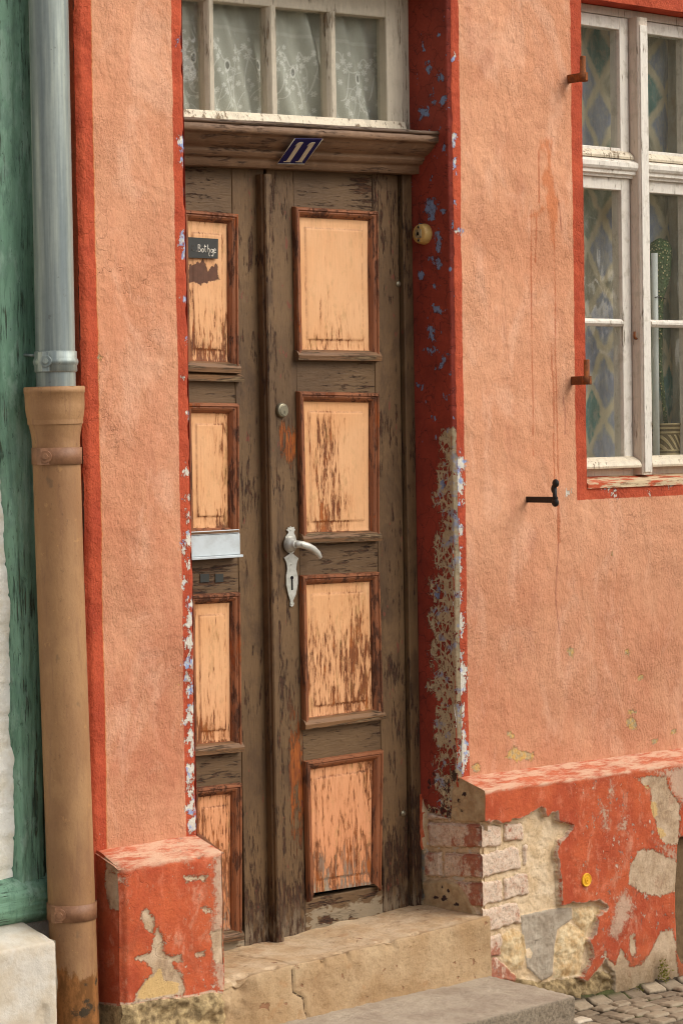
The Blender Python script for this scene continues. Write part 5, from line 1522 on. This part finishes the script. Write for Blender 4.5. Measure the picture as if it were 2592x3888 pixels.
# shutter stay
sb = W(6, 522, 1048, 1, 0)
stay = thing('shutter_stay', 'black iron shutter stay sticking out of the pink wall, left below the window corner', 'shutter stay', tuple(sb))
b = MB()
b.box((sb[0]-.004, -.132, sb[2]-.0095), (sb[0]+.004, .03, sb[2]+.0095), .0015)
link('bar', b.me('bar', rough=.0006), M['black'], stay)
ey = -.122
b = MB()
b.tube([(sb[0], ey, sb[2]-.014), (sb[0], ey, sb[2]+.040)], [.0075, .0065], 14)
b.ball((sb[0], ey-.004, sb[2]+.052), .0125, 0, (.7, 1, 1.05))
b.ball((sb[0], ey+.006, sb[2]+.034), .0105, 0, (.6, .8, 1.3))
b.ball((sb[0], ey-.001, sb[2]-.008), .0125, 0, (.7, 1.1, 1.1))
link('catch', b.me('catch'), M['black'], stay)

# shutter hinge pins
hb = W(17, 25, 1065, 1, 0)
hin = thing('shutter_hinge_pin', 'rusty shutter hinge pin beside the upper left pane, the higher of two', 'hinge', tuple(hb), 'shutter hinge pins beside the window')
b = MB(); b.box((hb[0]-.005, -.078, hb[2]-.0135), (hb[0]+.005, .03, hb[2]+.0135), .002)
link('bracket', b.me('bracket', rough=.0008), M['rust'], hin)
b = MB(); b.lathe((hb[0], -.062, hb[2]-.014), (0, 0, 1), [(0, .0155), (.027, .0155), (.0275, .0095), (.078, .0095), (.080, .008)], 20)
link('pin', b.me('pin'), M['rust'], hin)
h2 = hin.copy(); COL.objects.link(h2)
hb2 = W(18, 62, 868, 1, 0)
h2.location = tuple(hb2)
h2['label'] = 'rusty shutter hinge pin beside the lower left pane, the lower of two'
for ch in list(hin.children):
    c = ch.copy(); COL.objects.link(c); c.parent = h2; c.matrix_parent_inverse = ch.matrix_parent_inverse

# gas marker
gc = W(11, 840, 873, 1, -.114)
gm = thing('gas_marker', 'round yellow plastic marker with letter G on the red plinth', 'sign', tuple(gc))
b = MB(); b.lathe((gc[0], -.100, gc[2]), (0, -1, 0), [(0, .0215), (.016, .0215), (.0175, .0205), (.0175, .018), (.016, .0175)], 40)
link('disc', b.me('disc'), M['yellow'], gm)
b = MB()
gp = [(.0045, .0075), (.001, .0095), (-.004, .0075), (-.0058, .0), (-.004, -.0075), (.001, -.0095), (.0048, -.0065), (.0048, -.0005), (.0008, -.0005)]
b.tube([(gc[0]+x, -.1168, gc[2]+z) for x, z in gp], .0014, 8)
link('letter', b.me('letter'), M['yellow'], gm)

# ================================================================== DOORSTEP AND STEP
def doorstep():
    step = .0055
    prof = wrap_profile(.20, .022, -.118, .018, -.40, .014, step)
    xs = np.arange(-.03, 1.045, step)
    X = np.repeat(xs[:, None], len(prof), 1)
    Y = np.repeat(prof[None, :, 0], len(xs), 0).copy(); Z = np.repeat(prof[None, :, 1], len(xs), 0).copy()
    Z += .028*(X-.5)
    ny = np.gradient(prof[:, 1]); nz = np.gradient(prof[:, 0]); L = np.hypot(ny, nz)
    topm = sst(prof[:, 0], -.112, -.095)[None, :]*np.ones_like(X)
    T = lambda x, y: W(8, x, y, 2, .012); Fr = lambda x, y: W(8, x, y, 1, -.118)
    c1 = [T(330, 1398), T(480, 1415), T(560, 1428), T(610, 1442), Fr(632, 1480), Fr(630, 1590), Fr(682, 1622), Fr(690, 1690), Fr(700, 1710), Fr(705, 1800)]
    c2 = [T(1285, 1262), T(1300, 1276), Fr(1318, 1300), Fr(1310, 1400)]
    c3 = [Fr(800, 1400), Fr(808, 1450)]
    P0 = np.stack([X, Y, Z], -1)
    cd_ = np.minimum(dline(P0, c1), np.minimum(dline(P0, c2)+.003, .1))
    h = fbm(X, Y+Z, 5, 3, 2)*.014+fbm(X, Y+Z, 28, 4, 3)*.007
    h -= .008*np.exp(-(cd_/.0035)**2)
    h -= np.maximum(0, fbm(X, Y, 20, 4, 14)-.12)*.10*sst(prof[:, 1], -.03, .010)[None, :]*(1-sst(prof[:, 0], -.10, -.07)[None, :])
    bl = X < .26
    rough = (1-sst(X, .03, .12))*(1-topm)
    h += rough*fbm(X, Z, 16, 4, 4)*.05-rough*.012
    h -= .012*np.exp(-((X-.27)/.05)**2)*(1-topm)*0
    # worn hollow arris
    h -= .006*np.exp(-((X-.5)/.25)**2)*sst(prof[:, 1], -.02, .012)[None, :]
    Y = Y+h*(ny/L)[None, :]; Z = Z+h*(-nz/L)[None, :]
    return grid_mesh('doorstep', np.stack([X, Y, Z], -1), {'crack': np.minimum(cd_, .05), 'top': topm, 'soil': rough*.5+.4*sst(-Z, .10, .16)})
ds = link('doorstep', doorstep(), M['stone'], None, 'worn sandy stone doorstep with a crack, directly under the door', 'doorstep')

def concrete_step():
    step = .006
    prof = wrap_profile(-.10, -.146, -.470, -.156, -.40, .006, step)
    xs = np.arange(-.10, 1.034, step)
    X = np.repeat(xs[:, None], len(prof), 1)
    Y = np.repeat(prof[None, :, 0], len(xs), 0).copy(); Z = np.repeat(prof[None, :, 1], len(xs), 0).copy()
    ny = np.gradient(prof[:, 1]); nz = np.gradient(prof[:, 0]); L = np.hypot(ny, nz)
    h = fbm(X, Y+Z, 6, 3, 6)*.008+fbm(X, Y+Z, 60, 4, 7)*.006
    Y = Y+h*(ny/L)[None, :]; Z = Z+h*(-nz/L)[None, :]
    front = 1-sst(prof[:, 0], -.470, -.462)
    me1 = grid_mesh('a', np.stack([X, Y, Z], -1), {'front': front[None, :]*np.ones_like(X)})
    ys = np.linspace(-.468, -.02, 80); zs = np.linspace(-.40, 0, 40)
    Yg, T_ = np.meshgrid(ys, zs, indexing='ij')
    ztop = np.interp(Yg, prof[::-1][-70:, 0] if False else [-.470, -.10], [-.158, -.148])
    Zg = -.40+(T_+.40)/.40*(ztop+.40)
    me2 = grid_mesh('b', np.stack([1.030+fbm(Yg, Zg, 30, 4, 2)*.008, Yg, Zg], -1), {'front': np.ones_like(Yg)})
    me3 = grid_mesh('c', np.stack([-.10+fbm(Yg, Zg, 30, 4, 2)*.008, Yg, Zg], -1), {'front': np.ones_like(Yg)}, flip=True)
    return join('concrete_step', [me1, me2, me3])
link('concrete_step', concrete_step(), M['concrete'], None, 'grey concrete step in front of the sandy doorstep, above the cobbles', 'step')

# ================================================================== DOWNPIPE
pipe = thing('downpipe', 'grey zinc downpipe running into ochre cast iron between green and pink house', 'drainpipe', (-.45, 0, -.3))
UX = lambda z: -.4625; 
b = MB(); b.lathe((-.4625, .0, 1.60), (0, 0, 1), [(0, .0525), (.065, .0525), (.40, .0525), (1.7, .0525)], 56, cap=False)
link('zinc_pipe', b.me('zinc_pipe'), M['zinc'], pipe)
zc = W(4, 360, 130, 1, 0)[2]
b = MB()
b.lathe((-.4625, 0, zc-.028), (0, 0, 1), [(0, .0535), (.004, .0575), (.018, .0570), (.021, .0590), (.026, .0606), (.030, .0606), (.035, .0590), (.038, .0570), (.056, .0570), (.057, .0530)], 56, cap=False)
b.prism([(-.520, -.010, zc-.026), (-.532, -.018, zc-.026), (-.528, -.030, zc-.026), (-.512, -.040, zc-.026)], (0, 0, .052))
b.tube([(-.516, -.030, zc+.001), (-.524, -.039, zc+.001)], [.0165, .0150], 18)
b.tube([(-.523, -.038, zc+.001), (-.528, -.0435, zc+.001)], [.0085, .0075], 6)
b.tube([(-.49, .04, zc+.018), (-.515, .09, zc+.022)], .004, 10)
link('pipe_clamp', b.me('pipe_clamp'), M['zinc'], pipe, label='bright zinc clamp')
zt_ = W(4, 360, 290, 1, -.05)[2]
def lx(z): return -.4655+.018*(1.2-z)/1.3
prof = [(-.40, .0635), (1.20, .0635), (1.535, .0640), (1.575, .0655), (1.600, .071), (1.62, .0765), (1.66, .0785), (1.70, .0795), (1.735, .080), (1.737, .083), (zt_-.002, .083), (zt_, .0805), (zt_-.01, .076), (zt_-.10, .074)]
off = zt_-1.752
prof = [(z if z < 1.3 else z+(off if z < zt_-.2 else 0), r) for z, r in prof]
prof = [(-.40, .0635), (1.20, .0635), *[(zt_-.150+.100*i/12, .0638+.0154*(i/12)**2*(3-2*i/12)) for i in range(13)], (zt_-.018, .0797), (zt_-.0165, .0815), (zt_-.002, .0815), (zt_, .0800), (zt_-.01, .076), (zt_-.10, .074)]
b = MB(); b.tube([(lx(z), -.004 if z > 1 else -.004-.010*(1-z)/1.4, z) for z, r in prof], [r for z, r in prof], 56, cap=False)
link('cast_iron_pipe', b.me('cast_iron_pipe'), M['iron'], pipe)
for zz_, tilt_ in ((W(4, 400, 752, 1, -.06)[2], 0), (W(7, 470, 1520, 1, -.06)[2], 0)):
    b = MB()
    px_ = lx(zz_)
    b.lathe((px_, -.006 if zz_ > 1 else -.010, zz_-.0225), (0, 0, 1), [(0, .0645), (.0006, .0672), (.0444, .0672), (.045, .0645)], 56, cap=False)
    b.prism([(px_-.060, -.018, zz_-.022), (px_-.077, -.022, zz_-.022), (px_-.074, -.036, zz_-.022), (px_-.050, -.048, zz_-.022)], (0, 0, .043))
    b.tube([(px_-.058, -.036, zz_-.001), (px_-.066, -.045, zz_-.001)], [.0175, .0160], 18)
    b.tube([(px_-.065, -.044, zz_-.001), (px_-.070, -.0495, zz_-.001)], [.009, .008], 6)
    link('pipe_clamp', b.me('pipe_clamp'), M['clamp'], pipe, label='brown painted clamp')

# ================================================================== GREEN HOUSE
gh = thing('green_house', 'half-timbered neighbouring house with flaking green posts and whitewashed panels', 'house', (-1.2, .15, -.3))
def timber(x0f, x1, z0, z1, yf, seed, axis='z'):
    """hewn post face and sides with wandering edges"""
    zs = np.linspace(z0, z1, 420); n = 40
    t = np.linspace(0, 1, n)
    T_, Z = np.meshgrid(t, zs, indexing='ij')
    xl = np.array([x0f(z) for z in zs])[None, :]+fbm(Z*0, Z, 5, 4, seed)*.016
    X = xl+(x1-xl)*T_
    e = np.minimum(T_, 1-T_)*(x1-xl)
    Y = yf+.022*(1-sst(e, 0, .02))+fbm(X*5, Z*.35, 9, 4, seed+1)*.012+fbm(X*3, Z*.6, 30, 4, seed+5)*.005+.03*(1-sst(e, -.001, .004))
    ck = np.abs(X-(x1-.085+fbm(Z*0, Z, 2.5, 3, seed+2)*.03))
    Y += .012*np.exp(-(ck/.004)**2)*sst(fbm(Z*0, Z, 1.3, 2, seed+3), -.06, .02)
    return grid_mesh('post', np.stack([X, Y, Z], -1), {'wear': np.full(X.shape, 0.0)+.12*np.exp(-(ck/.008)**2)})
link('post', timber(lambda z: -.566-.03*sst(np.array(z), 1.0, 1.6), -.378, .328, HZ1, .076, 3), M['green'], gh)
# lower beam
xs = np.linspace(-2.6, -.376, 500); n = 46
t = np.linspace(0, 1, n)
X, T_ = np.meshgrid(xs, t, indexing='ij')
zt0 = .350+fbm(X, X*0, 4, 3, 2)*.02; zb0 = .212+fbm(X, X*0, 4, 3, 4)*.01
Z = zb0+(zt0-zb0)*T_
ang = (T_-.5)*2
Y = .056+.045*np.abs(ang)**3+fbm(X*.4, Z*3, 14, 4, 6)*.012
for zc_, amp, w_ in ((.276, .016, .005), (.250, .012, .004)):
    Y += amp*np.exp(-((Z-zc_-fbm(X, X*0, 6, 4, 8)*.02-.03*(X+.45))/w_)**2)*sst(fbm(X, X*0, 3, 2, 9), -.12, .05)
link('beam', grid_mesh('beam', np.stack([X, Y, Z], -1), {'wear': Z*0+.0}), M['green_beam'], gh)
# whitewashed infill
xs = np.linspace(-2.6, -.54, 300); zs = np.linspace(.30, HZ1, 400)
X, Z = np.meshgrid(xs, zs, indexing='ij')
Y = .100+fbm(X, Z, 9, 4, 3)*.022+fbm(X, Z, 40, 3, 5)*.006
jt = np.abs(((Z+.02*fbm(X, Z, 3, 2, 7)) % .082)-.041)
Y += .005*(1-sst(jt, .0, .008))
link('infill', grid_mesh('infill', np.stack([X, Y, Z], -1)), M['lime'], gh)
# whitewashed plinth with a sloping top
step = .008
prof = wrap_profile(.11, .228, -.058, .190, -.40, .010, step)
xs = np.concatenate([np.arange(-2.6, -1.0, .04), np.arange(-1.0, -.534, step)])
X = np.repeat(xs[:, None], len(prof), 1)
Y = np.repeat(prof[None, :, 0], len(xs), 0).copy(); Z = np.repeat(prof[None, :, 1], len(xs), 0).copy()
ny = np.gradient(prof[:, 1]); nz = np.gradient(prof[:, 0]); L = np.hypot(ny, nz)
fl = np.maximum(sdf(X, Z, poly(7, [(300, 2100), (318, 2150), (330, 2400), (180, 2400), (240, 2200)], 1, -.058)), -.05)
h = fbm(X, Y+Z, 7, 3, 5)*.012+fbm(X, Y+Z, 40, 3, 6)*.003-.006*sst(fl, -.002, .003)
h -= .012*(1-sst(-.534-X, 0, .014))
Y = Y+h*(ny/L)[None, :]; Z = Z+h*(-nz/L)[None, :]
me1 = grid_mesh('a', np.stack([X, Y, Z], -1))
ys = np.linspace(-.052, .2, 40); zs = np.linspace(-.40, .19, 90)
Yg, Zg = np.meshgrid(ys, zs, indexing='ij')
me2 = grid_mesh('b', np.stack([-.539+fbm(Yg, Zg, 12, 4, 7)*.016, Yg, Zg+.02*sst(Zg, .1, .19)*sst(Yg, -.03, .16)], -1))
link('plinth', join('plinth', [me1, me2]), M['limeplinth'], gh)
b = MB(); b.box((-2.6, .125, -.4), (-.376, .5, HZ1), 0)
link('masonry', b.me('masonry'), M['lime'], gh)

# ================================================================== GROUND
def mat_cobble():
    g = G('granite_setts')
    c = g.mix(g.attr('tone'), C(120, 104, 84), C(170, 152, 126))
    c = g.mix(g.sm(g.attr('tone'), .93, .96), c, C(206, 190, 166))
    c = g.var(c, g.noise(70, 5, .65), .14)
    gap = g.sm(g.attr('gap'), .25, .75)
    c = g.mix(gap, c, g.mix(g.sm(g.noise(9, 3, seed=4), .5, .62), C(66, 54, 40), C(72, 74, 36)))
    n = g.bump(g.noise(140, 4, seed=2), .003)
    return g.done(c, .85, n, spec=.3)
M['cobble'] = mat_cobble()
GZ = -.315
def setts():
    step = .006
    xs = np.arange(.85, 3.0, step); ys = np.arange(-1.9, -.07, step)
    X, Y = np.meshgrid(xs, ys, indexing='ij')
    rowh = .062
    yy = Y+.012*np.sin(X*3)+fbm(X, Y, 3, 2, 3)*.03
    r = np.floor(yy/rowh)
    rs = np.random.RandomState(5).rand(512)
    off = rs[(r.astype(int)) & 255]*.2
    wd = .075+.02*rs[(r.astype(int)*3+7) & 255]
    xx = X+off+fbm(X, Y, 7, 2, 6)*.025
    c = np.floor(xx/wd)
    fx = (xx/wd-c)*wd; fy = yy-r*rowh
    jit = rs[((r*31+c*17).astype(int)) & 511]
    e = np.minimum(np.minimum(fx, wd-fx), np.minimum(fy, rowh-fy))
    e = e+fbm(X, Y, 40, 3, 8)*.010
    top = sst(e, .0, .009)
    Z = GZ+.016*top+.010*(jit-.5)*top+fbm(X, Y, 50, 3, 9)*.004+fbm(X, Y, 1.2, 2, 10)*.02
    Z = Z-.02*(X-1.7)*.6
    edge = sst(Y, -.17, -.10)
    Z = Z+edge*.02
    return grid_mesh('pavement', np.stack([X, Y, Z], -1), {'tone': jit*.8+.2*rs[((r*13+c*29).astype(int)) & 511], 'gap': np.maximum(1-sst(e, .002, .009), edge*.8)})
link('pavement', setts(), M['cobble'], None, kind='structure')
def mat_street():
    g = G('street_paving')
    d = g.vor((11, 15, 1), seed=1)
    c = g.mix(g.sm(d, .02, .09), C(70, 60, 46), C(140, 126, 106))
    c = g.var(c, g.noise(20, 4), .15)
    return g.done(c, .9, g.bump(g.sm(d, 0, .15), .01))
me = mesh_of('street', [(-600, -600, GZ-.045), (600, -600, GZ-.045), (600, 30, GZ-.045), (-600, 30, GZ-.045)], [(0, 1, 2, 3)], False)
link('street', me, mat_street(), None, kind='structure')

# moss at the foot of the plinth
def moss():
    rs = np.random.RandomState(4)
    v = []; f = []
    for (cx_, cz_, sx, sz, n) in ((1330, 1690, 90, 22, 420), (1420, 1590, 30, 70, 260), (1240, 1705, 60, 14, 200), (1410, 1520, 18, 50, 110)):
        for i in range(n):
            px = cx_+rs.randn()*sx*.5; py = cz_+rs.randn()*sz*.5
            p = W(11, px, py, 1, -.126)
            a = rs.rand()*6.28; s_ = rs.uniform(.0025, .006)
            d = np.array([math.cos(a), -.6-rs.rand()*.6, math.sin(a)*.7+.4]); d /= np.linalg.norm(d)
            q = np.cross(d, rs.randn(3)); q /= np.linalg.norm(q)
            p = p+np.array([0, rs.uniform(-.012, .012), 0])
            k = len(v)
            v += [tuple(p-q*s_*.4), tuple(p+q*s_*.4), tuple(p+d*s_*1.6)]
            f.append((k, k+1, k+2))
    return mesh_of('moss', v, f, False)
link('moss', moss(), mat_simple('moss_green', C(138, 134, 44), .9, 0, .25, 90, .001, .2, C(92, 96, 32), 60), None, 'green moss creeping along the foot of the red plinth', 'moss', kind='stuff')

# ================================================================== TREES ACROSS THE STREET (mirrored in the panes)
def mat_leaf():
    g = G('linden_leaves')
    c = g.mix(g.sm(g.noise(1.3, 3), .35, .65), C(58, 78, 38), C(86, 104, 52))
    return g.done(g.var(c, g.noise(9, 2), .2), .6, None, spec=.3)
M['leaf'] = mat_leaf()
M['bark'] = mat_simple('grey_bark', C(92, 80, 66), .95, 0, .2, 18, .01, .1)
def crown_mesh():
    rs = np.random.RandomState(8)
    n = 15000
    cl = [np.array([rs.randn()*1.5, rs.randn()*1.5, 4.6+rs.randn()*1.5]) for i in range(34)]
    v = np.zeros((n, 4, 3))
    for i in range(n):
        c = cl[rs.randint(len(cl))]
        d = rs.randn(3); d /= np.linalg.norm(d)
        p = c+d*rs.uniform(.2, 1.0)**.5*np.array([.95, .95, .7])
        a = rs.randn(3); a /= np.linalg.norm(a); q = np.cross(a, rs.randn(3)); q /= np.linalg.norm(q)
        s_ = rs.uniform(.06, .12)
        v[i] = [p-a*s_, p+q*s_*.6, p+a*s_, p-q*s_*.6]
    v = v.reshape(-1, 3)
    return mesh_of('crown', [tuple(p) for p in v], [(4*i, 4*i+1, 4*i+2, 4*i+3) for i in range(n)], False)
tree = thing('linden_tree', 'leafy linden tree across the street, seen only as a reflection in the panes', 'tree', (10.5, -8.6, -.33), 'linden trees across the street')
b = MB(); b.tube([(10.5, -8.6, -.4), (10.52, -8.58, 1.2), (10.45, -8.6, 2.6), (10.5, -8.5, 4.6)], [.24, .18, .15, .05], 14)
for k in range(7):
    a_ = k*.9; b.tube([(10.47, -8.6, 2.2+.25*k), (10.47+.8*math.cos(a_), -8.6+.8*math.sin(a_), 3.2+.25*k), (10.47+1.7*math.cos(a_), -8.6+1.7*math.sin(a_), 3.9+.25*k)], [.07, .05, .015], 8)
link('trunk', b.me('trunk'), M['bark'], tree)
co = link('crown', crown_mesh(), M['leaf'], tree)
co.matrix_parent_inverse = Matrix()
for (tx, ty, rz, sc_) in ((14.5, -10.4, 1.2, 1.15), (17.6, -8.6, 2.6, 1.0), (12.8, -13.2, 4.0, 1.3)):
    t2 = tree.copy(); COL.objects.link(t2); t2.location = (tx, ty, -.33); t2.rotation_euler = (0, 0, rz); t2.scale = (sc_,)*3
    for ch in list(tree.children):
        c = ch.copy(); COL.objects.link(c); c.parent = t2; c.matrix_parent_inverse = ch.matrix_parent_inverse
